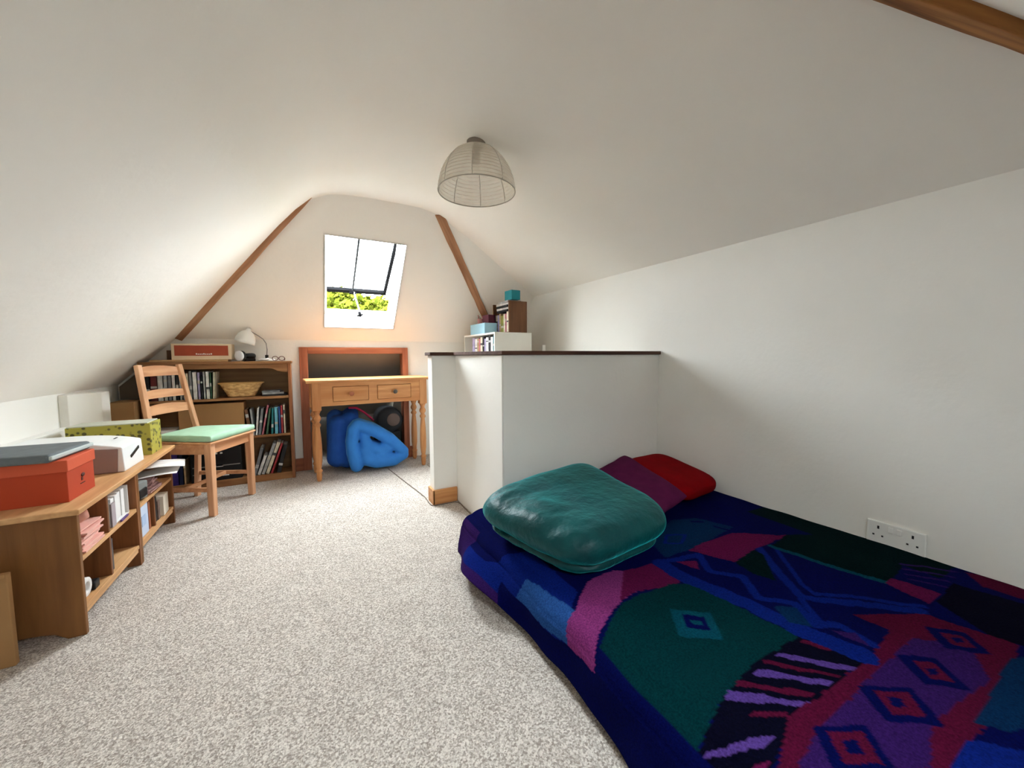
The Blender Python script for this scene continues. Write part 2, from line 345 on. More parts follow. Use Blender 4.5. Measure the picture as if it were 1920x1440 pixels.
# ------------------------------------------------------------ rear roof window, sash tilted open
def roof_window(name, org, X0, X1, L, up, out, ang, dark=True):
    """org: lower-left inner corner, up: unit vector up the slope, out: unit outward normal"""
    root = bpy.data.objects.new(name, None); col.objects.link(root); root.location = org; tag(root, kind=S)
    up = Vector(up); out = Vector(out); W = X1 - X0
    def P(x, s, d): return Vector((x, 0, 0)) + up * s + out * d
    def slab(x0, x1, s0, s1, d0, d1, bb):
        bb.hexa([P(x0, s0, d0), P(x1, s0, d0), P(x1, s1, d0), P(x0, s1, d0)], [P(x0, s0, d1), P(x1, s0, d1), P(x1, s1, d1), P(x0, s1, d1)])
    for nm, a in (('reveal_side', (-.012, 0, 0, L, 0, .2)), ('reveal_side', (W, W + .012, 0, L, 0, .2)), ('reveal_sill', (-.012, W + .012, -.012, 0, 0, .2)), ('reveal_head', (-.012, W + .012, L, L + .012, 0, .2))):
        bb = MB(); slab(*a, bb); bb.build(nm, M_white, root)
    bb = MB(); slab(0, .022, 0, L, .165, .2, bb); slab(W - .022, W, 0, L, .165, .2, bb); slab(.022, W - .022, 0, .03, .165, .2, bb); slab(.022, W - .022, L - .03, L, .165, .2, bb)
    bb.build('window_frame', M_white, root)
    # sash: hinged at the head, swung outwards by ang
    ca, sa = math.cos(ang), math.sin(ang)
    hp = P(0, L - .02, .2); dn = (-up) * ca + out * sa; nn = out * ca + up * sa
    def Q(x, s, d): return hp + Vector((x, 0, 0)) + dn * s + nn * d
    def sl(x0, x1, s0, s1, d0, d1, bb):
        bb.hexa([Q(x0, s0, d0), Q(x1, s0, d0), Q(x1, s1, d0), Q(x0, s1, d0)], [Q(x0, s0, d1), Q(x1, s0, d1), Q(x1, s1, d1), Q(x0, s1, d1)])
    Ls = L - .035
    M_sash = mat('dark_grey_sash_metal', (16, 16, 17), 1, spec=0)
    bb = MB(); sl(.006, .022, 0, Ls, 0, .03, bb); sl(W - .030, W - .006, 0, Ls, 0, .03, bb); sl(.006, W - .006, Ls - .036, Ls, 0, .03, bb); sl(.008, W - .008, 0, .02, 0, .03, bb)
    sash = bb.build('sash', M_sash, root)
    bb = MB(); sl(.02, W - .02, .02, Ls - .018, .012, .017, bb); bb.build('glass_pane', M_glass, sash)
    bb = MB(); sl(W * .455 - .007, W * .455 + .007, .02, Ls - .03, -.004, .02, bb); bb.build('glazing_bar', mat('grey_glazing_bar', (44, 45, 46), 1, spec=0), sash)
    bb = MB(); sl(W * .455 - .03, W * .455 + .03, Ls - .03, Ls - .012, -.022, 0, bb); sl(W * .455 - .007, W * .455 + .007, Ls - .06, Ls - .02, -.03, -.012, bb)
    bb.build('sash_handle', M_sash, sash)
    # winder: knob on the frame's bottom rail and the stay up to the sash
    xk = W * .52
    bb = MB(); k0 = P(xk, .035, .15)
    bb.tube([P(xk, .03, .17), P(xk, .03, .12)], .012, 12); bb.tube([P(xk - .022, .02, .128), P(xk + .022, .04, .128)], .006, 8); bb.build('winder_knob', M_sash, root)
    bb = MB(); bb.tube([P(xk, .045, .16), Q(W * .47, Ls - .03, -.01)], .006, 8); bb.build('window_stay', M_white, root)
    return root
roof_window('window_1', hip(WX0, WS0), WX0, WX1, WS1 - WS0, (0, -c45, c45), (0, c45, c45), R(16))
# outside skin of the roof so that daylight only enters through the openings
b = MB()
def hipo(X, s): return hip(X, s, .2)
x0, x1, s0, s1 = WX0 - .012, WX1 + .012, WS0 - .012, WS1 + .012
b.face([hipo(-1.4, -.3), hipo(x0, s0), hipo(x0, s1), hipo(-1.4, 1.5)]); b.face([hipo(-1.4, -.3), hipo(2.2, -.3), hipo(x1, s0), hipo(x0, s0)])
b.face([hipo(2.2, -.3), hipo(2.2, 1.5), hipo(x1, s1), hipo(x1, s0)]); b.face([hipo(2.2, 1.5), hipo(-1.4, 1.5), hipo(x0, s1), hipo(x1, s1)])
tag(b.build('roof_covering', mat('brown_roof_tile_skin', (96, 84, 78), .9), fixn=False), kind=S)
def portal(org, x, up, out, W, L, d):
    l = bpy.data.lights.new('sky_portal', 'AREA'); l.shape = 'RECTANGLE'; l.size = W; l.size_y = L; l.cycles.is_portal = True
    o = bpy.data.objects.new('sky_portal', l); col.objects.link(o)
    up = Vector(up); out = Vector(out); X = Vector((1, 0, 0)); c = Vector(org) + X * W / 2 + up * L / 2 + out * d
    o.matrix_world = Matrix.Translation(c) @ Matrix((X, out.cross(X), out)).transposed().to_4x4()
portal(hip(WX0, WS0), 0, (0, -c45, c45), (0, c45, c45), WX1 - WX0, WS1 - WS0, .16)

portal(v0, 0, NUP, NOUT, NX1 - NX0, NLEN, .16)
roof_window('added_fill_window', v0, NX0, NX1, NLEN, NUP, NOUT, R(0))  # unseen skylight, added only to brighten the room from behind the camera

# ------------------------------------------------------------ tree seen through the gap under the tilted sash
leafm = mat('spring_green_leaves', (64, 68, 18), 1, (44, 52, 12), 3, spec=0)
tr = thing('leafy_tree', 'bright yellow-green leafy tree outside, seen through the open roof window', 'tree', (1.2, 12.5, -4.95))
b = MB(); b.tube([(0, 0, 0), (.1, 0, 2.5), (0, .1, 5.2)], [.22, .18, .1], 10); b.build('trunk', mat('tree_bark', (96, 80, 62), .9), tr)
b = MB(); rnd = random.Random(3)
for k in range(42000):
    th = rnd.uniform(0, 2 * math.pi); ph = math.acos(rnd.uniform(-1, 1)); r = rnd.uniform(.72, 1.0) ** .6
    p = Vector((math.cos(th) * math.sin(ph) * 4.4 * r, math.sin(th) * math.sin(ph) * 2.2 * r, 5.2 + math.cos(ph) * 2.55 * r))
    p += Vector((0, 0, .35 * nz(p.x, p.y, 2)))
    n_ = Vector((rnd.gauss(0, 1), rnd.gauss(0, 1), rnd.gauss(0, 1))).normalized(); u = n_.orthogonal().normalized(); v = n_.cross(u); sz = rnd.uniform(.07, .14)
    b.face([p - u * sz, p + v * sz * .5, p + u * sz, p - v * sz * .5])
tag(b.build('foliage', leafm, tr, fixn=False), kind='stuff')

# ------------------------------------------------------------ low shelf unit under the left slope
M_low_end = wood('low_shelf_brown_side', (136, 92, 50), (120, 78, 42), 2)
def low_unit(label, y0, y1, ydiv, zmid, zbot, div_lower=True, div_upper=True):
    x0, x1 = -1.04, -.70
    t = thing('low_shelf_unit', label, 'shelf', ((x0 + x1) / 2, (y0 + y1) / 2, 0), 0, None)
    o = Vector(t.location)
    def put(name, a, m, arch=False):
        b = MB()
        if arch:   # upright side with an arched cut between its two feet
            X0, X1, Y0, Y1, Z1 = a; pts = [(X0, 0), (X0 + .05, 0)] + [(X0 + .05 + (X1 - X0 - .095) * k / 8, .036 * math.sin(math.pi * k / 8) ** .4) for k in range(1, 8)] + [(X1 - .045, 0), (X1, 0), (X1, Z1), (X0, Z1)]
            b.prism([(x - o.x, Y0 - o.y, z) for x, z in pts], (0, Y1 - Y0, 0))
        else: b.box(a[0] - o.x, a[1] - o.x, a[2] - o.y, a[3] - o.y, a[4], a[5])
        return b.build(name, m, t, .002)
    put('side_panel', (x0, x1, y0, y0 + .018, .425), M_low_end, True)
    put('side_panel', (x0, x1, y1 - .018, y1, .425), M_shelf_z, True)
    put('back_panel', (x0, x0 + .008, y0 + .018, y1 - .018, .05, .425), M_shelf_z)
    put('middle_shelf', (x0 + .008, x1 - .002, y0 + .018, y1 - .018, zmid - .016, zmid), M_shelf_y)
    put('bottom_shelf', (x0 + .008, x1 - .002, y0 + .018, y1 - .018, zbot - .016, zbot), M_shelf_y)
    put('plinth_rail', (x1 - .02, x1 - .006, y0 + .018, y1 - .018, zbot - .034, zbot - .016), M_shelf_y)
    if div_upper: put('divider', (x0 + .008, x1 - .004, ydiv - .007, ydiv + .007, zmid, .425), M_shelf_z)
    if div_lower: put('divider', (x0 + .008, x1 - .004, ydiv - .007, ydiv + .007, zbot, zmid - .016), M_shelf_z)
    return t
low_unit('low brown wooden shelf unit, nearest half, its end panel facing the camera', 1.80, 2.318, 2.035, .268, .096)
low_unit('low brown wooden shelf unit, farther half beside the green-seated chair', 2.320, 2.83, 2.53, .270, .098, True, False)
b = MB(); b.prism([(-1.09, 1.785, .425), (-.688, 1.785, .425), (-.688, 2.868, .425), (-1.09, 2.868, .425)], (0, 0, .02))
o = b.build('shelf_top_board', M_shelf_y, None, .004); origin(o, (-.89, 2.32, .425)); tag(o, 'long honey-coloured top board laid over both low shelf units', 'worktop')
# cardboard sheet leaning at the near end
b = MB(); b.box(-1.05, -.826, 1.715, 1.735, 0, .295)
o = b.build('cardboard_sheet', M_card, None, .003)
b2 = origin(o, (-.95, 1.725, 0)); tag(o, 'brown cardboard panel standing on the carpet at the extreme left edge', 'cardboard')
for fl in (0,):
    b = MB(); b.box(-.1, .12, -.016, -.008, .285, .297); b.build('folded_edge', M_card, o, .002)

# things standing on top of the low shelves
ZT = .445
M_or = mat('orange_card', (214, 96, 64), .7, (204, 88, 56), 4); M_or_d = mat('orange_card_body', (188, 72, 40), .7, (178, 64, 34), 4)
t = thing('storage_box', 'orange lidded storage box with a small dark emblem, nearest on the low shelf', 'box', (-.915, 1.987, ZT))
b = MB(); b.box(-.16, .165, -.095, .095, 0, .12); b.build('box_body', M_or_d, t, .002)
b = MB(); b.box(-.165, .170, -.10, .10, .108, .150); b.build('lid', M_or, t, .003)
b = MB()
b.lathe([(.004, -.0008), (.013, 0), (.013, .0008), (.004, .001)], n=14, M=Matrix.Translation((.1660, .008, .072)) @ Matrix.Rotation(R(90), 4, 'Y') @ Matrix.Diagonal((.55, 1, 1, 1)))
b.box(.165, .1663, -.004, .006, .052, .064); b.box(.165, .1663, -.012, .020, .0405, .0435); b.build('printed_emblem', mat('dark_brown_ink', (84, 44, 36), .7), t)
t = thing('portfolio_case', 'flat dark grey zipped portfolio case lying on the orange storage box', 'case', (-.93, 1.98, ZT + .151), R(-4))
b = MB(); b.box(-.19, .165, -.115, .125, 0, .030); b.build('case_body', mat('dark_grey_fabric', (112, 118, 120), .75, (96, 104, 108), 30, .1), t, .008)
b = MB(); b.box(-.188, .171, -.112, .131, .008, .022); b.build('zip_edge', mat('pale_grey_edge', (190, 200, 198), .6), t, .003)
t = thing('printer', 'white curved desktop printer with a brownish-grey side, between orange and yellow boxes', 'printer', (-.92, 2.40, ZT))
Mpw = mat('printer_white_plastic', (236, 238, 238), .35)
def arc(y0, y1, x0, x1, h0, h1, N=10): return [(x0 + (x1 - x0) * k / N, h0 + (h1 - h0) * math.sin(math.pi / 2 * (1 - (k / N) ** 2.2))) for k in range(N + 1)]
b = MB(); pr_ = arc(0, 0, -.18, .190, .110, .142); b.prism([(-.18, -.115, .0)] + [(x, -.115, z) for x, z in pr_] + [(.195, -.115, 0)], (0, .23, 0)); b.build('housing', Mpw, t, .006)
b = MB(); b.prism([(-.14, -.119, .002), (-.14, -.119, .098), (-.05, -.119, .106), (.10, -.119, .110), (.178, -.119, .104), (.172, -.119, .002)], (0, .004, 0)); b.build('side_cover', mat('brownish_grey_plastic', (150, 128, 122), .5), t, .002)
b = MB(); b.bar((.1950, -.04, .052), (.1935, .060, .078), .012, .0035, (1, 0, 0)); b.build('paper_slot', M_black, t)
b = MB(); b.bar((.130, .00, .133), (.130, .03, .134), .006, .002); b.build('button', M_dark, t)
t = thing('gift_box', 'tall yellow-green patterned gift box with pale lid edge behind the printer', 'box', (-.895, 2.70, ZT))
def dotted():
    m = bpy.data.materials.new('yellow_green_printed_card'); m.use_nodes = True; nt = m.node_tree; bb = nt.nodes['Principled BSDF']; bb.inputs['Roughness'].default_value = .7
    tc = nt.nodes.new('ShaderNodeTexCoord'); v = nt.nodes.new('ShaderNodeTexVoronoi'); v.inputs['Scale'].default_value = 42; nt.links.new(tc.outputs['Object'], v.inputs[0])
    r = nt.nodes.new('ShaderNodeValToRGB'); r.color_ramp.elements[0].position = .30; r.color_ramp.elements[0].color = lin((84, 80, 34)); r.color_ramp.elements[1].position = .42; r.color_ramp.elements[1].color = lin((168, 160, 62))
    nt.links.new(v.outputs['Distance'], r.inputs[0]); nt.links.new(r.outputs[0], bb.inputs['Base Color']); return m
b = MB(); b.box(-.14, .170, -.075, .085, 0, .165); b.build('box_body', dotted(), t, .002)
b = MB(); b.box(-.137, .160, -.072, .082, .162, .170); b.build('lid', mat('pale_grey_green_card', (190, 192, 176), .7), t, .002)

# contents of the low shelf compartments
def simple_box(name, label, cat, x0, x1, y0, y1, z0, z1, m, rz=0, bev=.002, group=None):
    b = MB(); cx, cy = (x0 + x1) / 2, (y0 + y1) / 2; b.box(x0 - cx, x1 - cx, y0 - cy, y1 - cy, 0, z1 - z0)
    o = b.build(name, m, None, bev); o.location = (cx, cy, z0); o.rotation_euler = (0, 0, rz); return tag(o, label, cat, group)
M_pinkp = mat('pink_paper', (236, 186, 172), .8, (226, 170, 158), 8)
b = MB()
for k in range(13):
    j = Matrix.Translation((rnd.uniform(-.012, .012), rnd.uniform(-.008, .008), .006 * k)) @ Matrix.Rotation(R(rnd.uniform(-6, 6)), 4, 'Z'); b.box(-.13, .13, -.075, .075, 0, .0055, j)
o = b.build('paper_stack', M_pinkp); o.location = (-.845, 1.925, .269); tag(o, 'pile of pink papers in the nearest upper compartment of low shelf', 'papers')
b = MB(); b.tube([(-.09 + .02 * k, .035 * math.sin(k * .7), .028 + .012 * math.sin(k)) for k in range(9)], [.018, .024, .028, .025, .028, .026, .024, .028, .02], 10)
o = b.build('folded_pouch', mat('salmon_cloth', (222, 160, 142), .9)); o.location = (-.79, 1.945, .352); tag(o, 'crumpled salmon pink pouch lying on the pink papers', 'pouch')
t = thing('magazine_file', 'white open magazine file with grey end in upper shelf compartment', 'file box', (-.83, 2.165, .269))
b = MB(); b.box(-.12, .118, -.085, -.082, 0, .10); b.box(-.12, .118, .085, .088, 0, .125); b.box(-.12, .118, -.085, .088, 0, .004); b.box(-.12, -.117, -.085, .088, 0, .12); b.build('file_body', M_paper, t, .001)
b = MB(); b.box(.115, .121, -.085, -.05, 0, .095); b.build('front_label', mat('grey_lilac_card', (168, 156, 160), .8), t)
b = MB()
for k in range(4): b.box(-.11, .106 + .003 * (k % 2), -.046 + .030 * k, -.017 + .030 * k, .005, .104 + .004 * k)
b.build('papers', M_paper, t)
simple_box('purple_pen', 'thin purple marker lying before the white magazine file', 'pen', -.706, -.698, 2.13, 2.21, .270, .278, mat('purple_plastic', (92, 62, 120), .4), R(2))
M_lblue = mat('pale_blue_card', (196, 208, 226), .7, (184, 196, 220), 6)
t = thing('camera_tape_roll', 'small white and black object on the nearest bottom shelf', 'tape roll', (-.735, 1.885, .0965))
b = MB(); b.lathe([(.034, 0), (.034, .028), (.018, .028), (.018, 0), (.034, 0)], n=20, caps=False, M=Matrix.Translation((0, 0, .034)) @ Matrix.Rotation(R(90), 4, 'Y') @ Matrix.Translation((0, 0, -.014))); b.build('white_roll', M_paper, t, .002)
b = MB(); b.box(-.02, .02, .036, .075, 0, .03); b.build('black_block', M_black, t, .004)
simple_box('dark_grey_case', 'dark grey narrow case upright against the lower divider of low shelf', 'case', -.90, -.715, 2.045, 2.085, .0965, .225, mat('mottled_dark_grey', (88, 88, 90), .6, (60, 60, 64), 40))
t = thing('document_box', 'grey document case tilted in the upper compartment of farther low shelf', 'case', (-.83, 2.405, .271), R(-3))
b = MB(); b.box(-.12, .125, -.06, .05, 0, .085, Matrix.Rotation(R(-8), 4, 'X') @ Matrix.Translation((0, 0, .009))); b.build('case_body', mat('steel_grey_plastic', (126, 130, 128), .4), t, .008)
b = MB(); b.box(.122, .132, -.05, .03, .02, .06); b.build('dark_front', M_black, t, .004)
b = MB()
for k in range(7):
    b.box(-.12, .12, -.07, .07, .008 * k, .008 * k + .007, Matrix.Translation((rnd.uniform(-.01, .012), rnd.uniform(-.01, .01), 0)) @ Matrix.Rotation(R(rnd.uniform(-7, 7)), 4, 'Z'))
o = b.build('magazine_pile', mat('pink_grey_magazines', (206, 168, 166), .7, (150, 110, 112), 22, contrast=.1)); o.location = (-.83, 2.565, .271); tag(o, 'pile of pinkish magazines under white sheets, farther low shelf', 'magazines')
for k, (lx, ly, a, zt, lb) in enumerate(((-.750, 2.60, 8, 0.336, 'white sheet of paper poking out of the far shelf end, lower sheet'), (-.735, 2.655, 12, .372, 'white curled sheet sticking out topmost above the pink magazines'))):
    vs, fs = grid_mesh(8, 6, lambda u, v: ((u - .5) * .26, (v - .5) * .20, .02 * math.sin(u * 2.4 + k) * u + .014 * v * v))
    b = MB(); b._new(vs, fs, None, True); o = b.build('paper_sheet', M_paper, None, fixn=False); o.modifiers.new('thickness', 'SOLIDIFY').thickness = .001
    o.location = (lx, ly, zt); o.rotation_euler = (R(-5), 0, R(a)); tag(o, lb, 'paper')
t = thing('box_file', 'pale blue box file standing in lower compartment of farther low shelf', 'file box', (-.81, 2.41, .099))
b = MB(); b.box(-.11, .098, -.07, .055, 0, .145); b.build('file_body', M_lblue, t, .002)
b = MB(); b.box(.0982, .0995, -.03, .02, .05, .10); b.build('spine_label', mat('pale_blue_label', (170, 190, 220), .7), t)
simple_box('reddish_notebook', 'thin reddish brown board book beside pale blue box file', 'book', -.90, -.715, 2.486, 2.505, .099, .235, M_redwood_z)
simple_box('dark_book', 'black-spined thick book in last lower compartment of the low shelf', 'book', -.90, -.715, 2.56, 2.60, .099, .23, M_black)
simple_box('brown_notebook', 'brown and grey small notebook between black book and cream card', 'book', -.88, -.712, 2.605, 2.635, .099, .20, mat('brown_grey_cover', (128, 104, 92), .7, (88, 70, 62), 30))
simple_box('cream_card_box', 'cream card box at far end of the lower shelf compartment', 'box', -.88, -.706, 2.66, 2.755, .099, .205, mat('cream_card', (226, 216, 200), .8), R(3))

# ------------------------------------------------------------ wooden chair with green seat pad
Mch = wood('pale_chair_wood', (228, 178, 140), (202, 148, 108), 2); Mch2 = wood('chair_wood_rails', (224, 170, 128), (198, 140, 98), 0)
fa = R(64)             # direction of the front edge
ct = Vector((-.592, 3.060, 0)); t = thing('ladder_back_chair', 'pale wooden ladder-back chair with a green seat pad beside the low shelf', 'chair', ct, fa)
# local x along the front edge, local y towards the back
hw, hd = .182, .165
for sx in (-1, 1):
    b = MB(); b.hexa([(sx * hw - .017, -hd - .017, 0), (sx * hw + .017, -hd - .017, 0), (sx * hw + .017, -hd + .017, 0), (sx * hw - .017, -hd + .017, 0)],
                     [(sx * hw - .02, -hd - .02, .44), (sx * hw + .02, -hd - .02, .44), (sx * hw + .02, -hd + .02, .44), (sx * hw - .02, -hd + .02, .44)]); b.build('leg', Mch, t, .004)
    b = MB(); bx_ = sx * (hw - .01)
    b.bar((bx_, hd + .03, 0), (bx_, hd, .44), .026, .034, (1, 0, 0)); b.build('leg', Mch, t, .004)
    b = MB(); b.bar((bx_, hd, .44), (bx_ - sx * .026, hd + .078, .905), .026, .03, (1, 0, 0)); b.build('back_post', Mch, t, .004)
    b = MB(); b.bar((bx_, hd + .015, .16), (sx * hw, -hd, .16), .014, .026); b.build('stretcher', Mch2, t, .003)
    b = MB(); b.bar((bx_, hd, .405), (sx * hw, -hd, .405), .018, .06); b.build('apron', Mch2, t, .003)
b = MB(); b.bar((-hw, 0, .16), (hw, 0, .16), .014, .024); b.build('stretcher', Mch2, t, .003)
b = MB(); b.bar((-hw, -hd, .405), (hw, -hd, .405), .018, .06); b.build('apron', Mch2, t, .003)
b = MB(); b.bar((-hw, hd, .405), (hw, hd, .405), .018, .06); b.build('apron', Mch2, t, .003)
b = MB(); b.prism([(-hw - .03, -hd - .03, .437), (hw + .03, -hd - .03, .437), (hw - .02, hd + .01, .437), (-hw + .02, hd + .01, .437)], (0, 0, .012)); b.build('seat', Mch2, t, .004)
for z0, hgt in ((.60, .05), (.70, .042), (.835, .052)):
    yy = lambda z: hd + (z - .44) * .168; xw = hw - .02 - (z0 - .44) * .056
    b = MB(); N = 10; lo = []; 
    for k in range(N + 1):
        u = -1 + 2 * k / N; lo.append((u * xw, yy(z0) + .018 * (1 - u * u), hgt * (1 + .25 * (1 - u * u))))
    for k in range(N):
        (xa, ya, ha), (xb, yb_, hb) = lo[k], lo[k + 1]
        b.hexa([(xa, ya, z0), (xb, yb_, z0), (xb, yb_ + .012, z0), (xa, ya + .012, z0)], [(xa, ya + .009, z0 + ha), (xb, yb_ + .009, z0 + hb), (xb, yb_ + .021, z0 + hb), (xa, ya + .021, z0 + ha)])
    bmesh.ops.remove_doubles(b.bm, verts=b.bm.verts, dist=1e-5); b.build('back_slat', Mch2, t)
Mgp = mat('mint_green_cotton', (176, 212, 184), .9, (158, 198, 166), 20, .1, 120)
o = cushion((-hw - .025, -hd - .028, .470), (hw + .025, -hd - .028, .470), (hw - .02, hd - .005, .470), (-hw + .02, hd - .005, .470), .046, 20, .10, None, 'seat_pad', Mgp, t, 0)

# ------------------------------------------------------------ bookcase against the rear wall
BY0, BY1 = 3.425, YB - .004      # front and back
BX0, BX1 = -.985, -.105
t = thing('bookcase', 'brown wooden three-tier bookcase packed with books against the rear wall', 'bookcase', (-.545, 3.52, 0)); bo = Vector(t.location)
def bput(name, a, m, bev=.002):
    b = MB(); b.box(a[0] - bo.x, a[1] - bo.x, a[2] - bo.y, a[3] - bo.y, a[4], a[5]); return b.build(name, m, t, bev)
bput('side_panel', (BX1 - .022, BX1, BY0, BY1, 0, .90), M_case_z); bput('side_panel', (BX0, BX0 + .022, BY0, BY1, 0, .885), M_case_z)
bput('top_board', (BX0 - .0, BX1 + .008, BY0 - .012, BY1, .90, .918), M_case); bput('back_panel', (BX0 + .022, BX1 - .022, BY1 - .008, BY1, .05, .90), M_backboard)
bput('shelf', (BX0 + .022, BX1 - .022, BY0 + .004, BY1 - .008, .634, .652), M_case); bput('shelf', (BX0 + .022, BX1 - .022, BY0 + .004, BY1 - .008, .342, .360), M_case)
bput('shelf', (BX0 + .022, BX1 - .022, BY0 + .004, BY1 - .008, .035, .052), M_case); bput('plinth', (BX0 + .022, BX1 - .022, BY0 + .01, BY0 + .024, 0, .035), M_case)
b = MB(); pts = [(BX0 + .022, .90), (BX0 + .022, .862)] + [(BX0 + .1 + k * (BX1 - BX0 - .25) / 6, .866) for k in range(7)] + [(BX1 - .12, .862), (BX1 - .09, .845), (BX1 - .05, .835), (BX1 - .022, .835), (BX1 - .022, .90)]
b.prism([(x - bo.x, BY0 + .002 - bo.y, z) for x, z in pts], (0, .014, 0)); b.build('valance', M_case, t, .002)

PAL = dict(cream=(226, 214, 190), white=(226, 224, 222), grey=(128, 130, 134), black=(30, 30, 34), blue=(52, 92, 160), sky=(112, 186, 206), red=(170, 54, 60), pink=(206, 120, 132), maroon=(96, 34, 38), green=(74, 110, 84), teal=(40, 128, 130), purple=(62, 44, 128), tan=(186, 156, 116), brown=(112, 76, 50), olive=(150, 150, 70), lilac=(170, 160, 196), navy=(28, 36, 70), silver=(176, 178, 180))
def bookmat(c): return mat('book_cloth_' + c, PAL[c], .55, tuple(int(v * .82) for v in PAL[c]), 26, contrast=.12)
ORD = ['first', 'second', 'third', 'fourth', 'fifth', 'sixth', 'seventh', 'eighth', 'ninth', 'tenth', 'eleventh', 'twelfth', 'thirteenth']
_bk = [0]
def book(label, group, c, th, h, dp, M):
    """upright book, spine towards local -Y, thickness along X; covers, spine and recessed page block"""
    b = MB(); b.box(0, .0025, 0, dp, 0, h); b.box(th - .0025, th, 0, dp, 0, h); b.box(0, th, 0, .003, 0, h)
    b.mi = 2
    k = _bk[0] = _bk[0] + 1
    if k % 3: b.box(.0015, th - .0015, -.0006, .0004, h * (.25 + .11 * (k % 5)), h * (.33 + .11 * (k % 5) + .05 * (k % 2)))
    b.mi = 1; b.box(.0025, th - .0025, .003, dp - .004, .003, h - .004)
    lc = 'white' if c in ('black', 'navy', 'maroon', 'purple', 'blue', 'red', 'brown', 'teal', 'green', 'grey') else 'black' if c in ('white', 'cream') else 'cream'
    o = b.build('book', [bookmat(c), M_paper, mat('spine_patch_' + lc, tuple(int(v * .55 + 60) for v in PAL[lc]), .6)]); o.matrix_world = M
    return tag(o, label, 'book', group)
def row(x, y, z, specs, where, group, dp=.15, frm='left'):
    """specs: (colour, thickness, height, lean degrees to the right)"""
    for i, (c, th, h, ln) in enumerate(specs):
        a = R(ln); cw = math.cos(a)
        if a >= 0: M = Matrix.Translation((x + (th * cw), y, z + .0005)) @ Matrix.Rotation(a, 4, 'Y') @ Matrix.Translation((-th, 0, 0))
        else: M = Matrix.Translation((x, y, z + .0005)) @ Matrix.Rotation(a, 4, 'Y')
        nxt = specs[i + 1][3] if i + 1 < len(specs) else ln
        book('%s-spined book, %s from the %s %s' % (c, ORD[i], frm, where), group, c, th, h, dp, M)
        x += th / cw + .0012 + max(0, math.sin(R(ln)) - math.sin(R(nxt))) * h
    return x
g = 'books on the bookcase'
row(-.955, BY0 + .012, .652, [('black', .02, .17, 0), ('maroon', .036, .185, 0), ('white', .03, .18, 0), ('silver', .022, .19, 0), ('grey', .02, .17, 0), ('white', .02, .185, 0), ('black', .016, .18, 0), ('silver', .016, .175, 0), ('grey', .018, .185, 0)], 'behind the chair back, top shelf of bookcase', g)
row(-.745, BY0 + .010, .652, [('cream', .016, .185, 0), ('grey', .018, .20, 0), ('white', .026, .193, 0), ('lilac', .016, .19, 0), ('black', .013, .165, 0), ('silver', .014, .195, 0), ('white', .022, .195, 0), ('green', .010, .188, 0), ('cream', .014, .190, 3)], 'just left of wicker basket, top shelf', g)
row(-.395, BY0 + .012, .360, [('brown', .022, .20, -7), ('silver', .014, .20, -4), ('white', .016, .205, 5), ('grey', .020, .20, 7), ('pink', .014, .225, 11), ('green', .016, .20, 8), ('teal', .016, .20, 3), ('sky', .024, .205, 1), ('blue', .014, .21, 0), ('red', .016, .215, 0), ('cream', .014, .22, 0)], 'on the middle shelf right of chair', g)
row(-.945, BY0 + .012, .052, [('brown', .045, .22, 0), ('grey', .03, .21, 0), ('purple', .05, .245, 0), ('navy', .025, .23, 0), ('tan', .014, .17, 0)], 'on the bottom shelf beneath chair seat', g)
row(-.385, BY0 + .012, .052, [('grey', .024, .215, 15), ('white', .024, .15, 19), ('silver', .024, .245, 20), ('cream', .026, .25, 20), ('red', .018, .24, 19), ('black', .03, .22, 14)], 'on the bottom shelf right of chair legs', g)
# things on its shelves
def basket():
    t = thing('wicker_basket', 'tan oblong woven basket with flared sides on bookcase top shelf', 'basket', (-.432, 3.505, .652))
    N = 40; K = 12; b = MB(); vs = []; fs = []
    def sh(i, k, off=0):
        a = 2 * math.pi * i / N; f = k / (K - 1); ex = (.082 + .052 * f) + off; ey = (.048 + .018 * f) + off; w_ = .0022 * (1 if (i + k) % 2 else -1)
        ca, sa = math.cos(a), math.sin(a); q = .62
        return ((ex + w_) * math.copysign(abs(ca) ** q, ca), (ey + w_) * math.copysign(abs(sa) ** q, sa), .004 + .100 * f)
    for k in range(K):
        for i in range(N): vs.append(sh(i, k))
    for k in range(K):
        for i in range(N): vs.append(sh(i, K - 1 - k, -.006))
    for k in range(2 * K - 1):
        for i in range(N): fs.append((k * N + i, k * N + (i + 1) % N, (k + 1) * N + (i + 1) % N, (k + 1) * N + i))
    fs.append(tuple(reversed(range(N))))
    b._new(vs, fs, None, True); b.build('woven_sides', mat('woven_wicker', (232, 192, 134), .7, (178, 130, 78), 30, .3, 90, stretch=(1, 1, 2.4), contrast=.14), t)
    b = MB(); b.tube([(.140 * math.copysign(abs(math.cos(a)) ** .62, math.cos(a)), .067 * math.copysign(abs(math.sin(a)) ** .62, math.sin(a)), .105) for a in [2 * math.pi * (i + .5) / 36 for i in range(36)]], .005, 6, True); b.build('rim', mat('wicker_rim', (206, 160, 100), .6), t)
basket()
for k, (c, w_) in enumerate((('black', .17), ('silver', .15), ('grey', .13))):
    simple_box('flat_book', '%s book lying flat in small pile at right of basket, %s one' % (c, ('bottom', 'middle', 'top')[k]), 'book', -.302, -.302 + w_ - .01, 3.45, 3.58, .6525 + .0135 * k, .6655 + .0135 * k, bookmat(c), R((0, 2, -2)[k]), .001, 'flat books beside the basket')
simple_box('cardboard_box', 'wide brown cardboard box filling the middle of bookcase', 'box', -.80, -.42, BY0 + .02, BY1 - .012, .3605, .615, M_card)
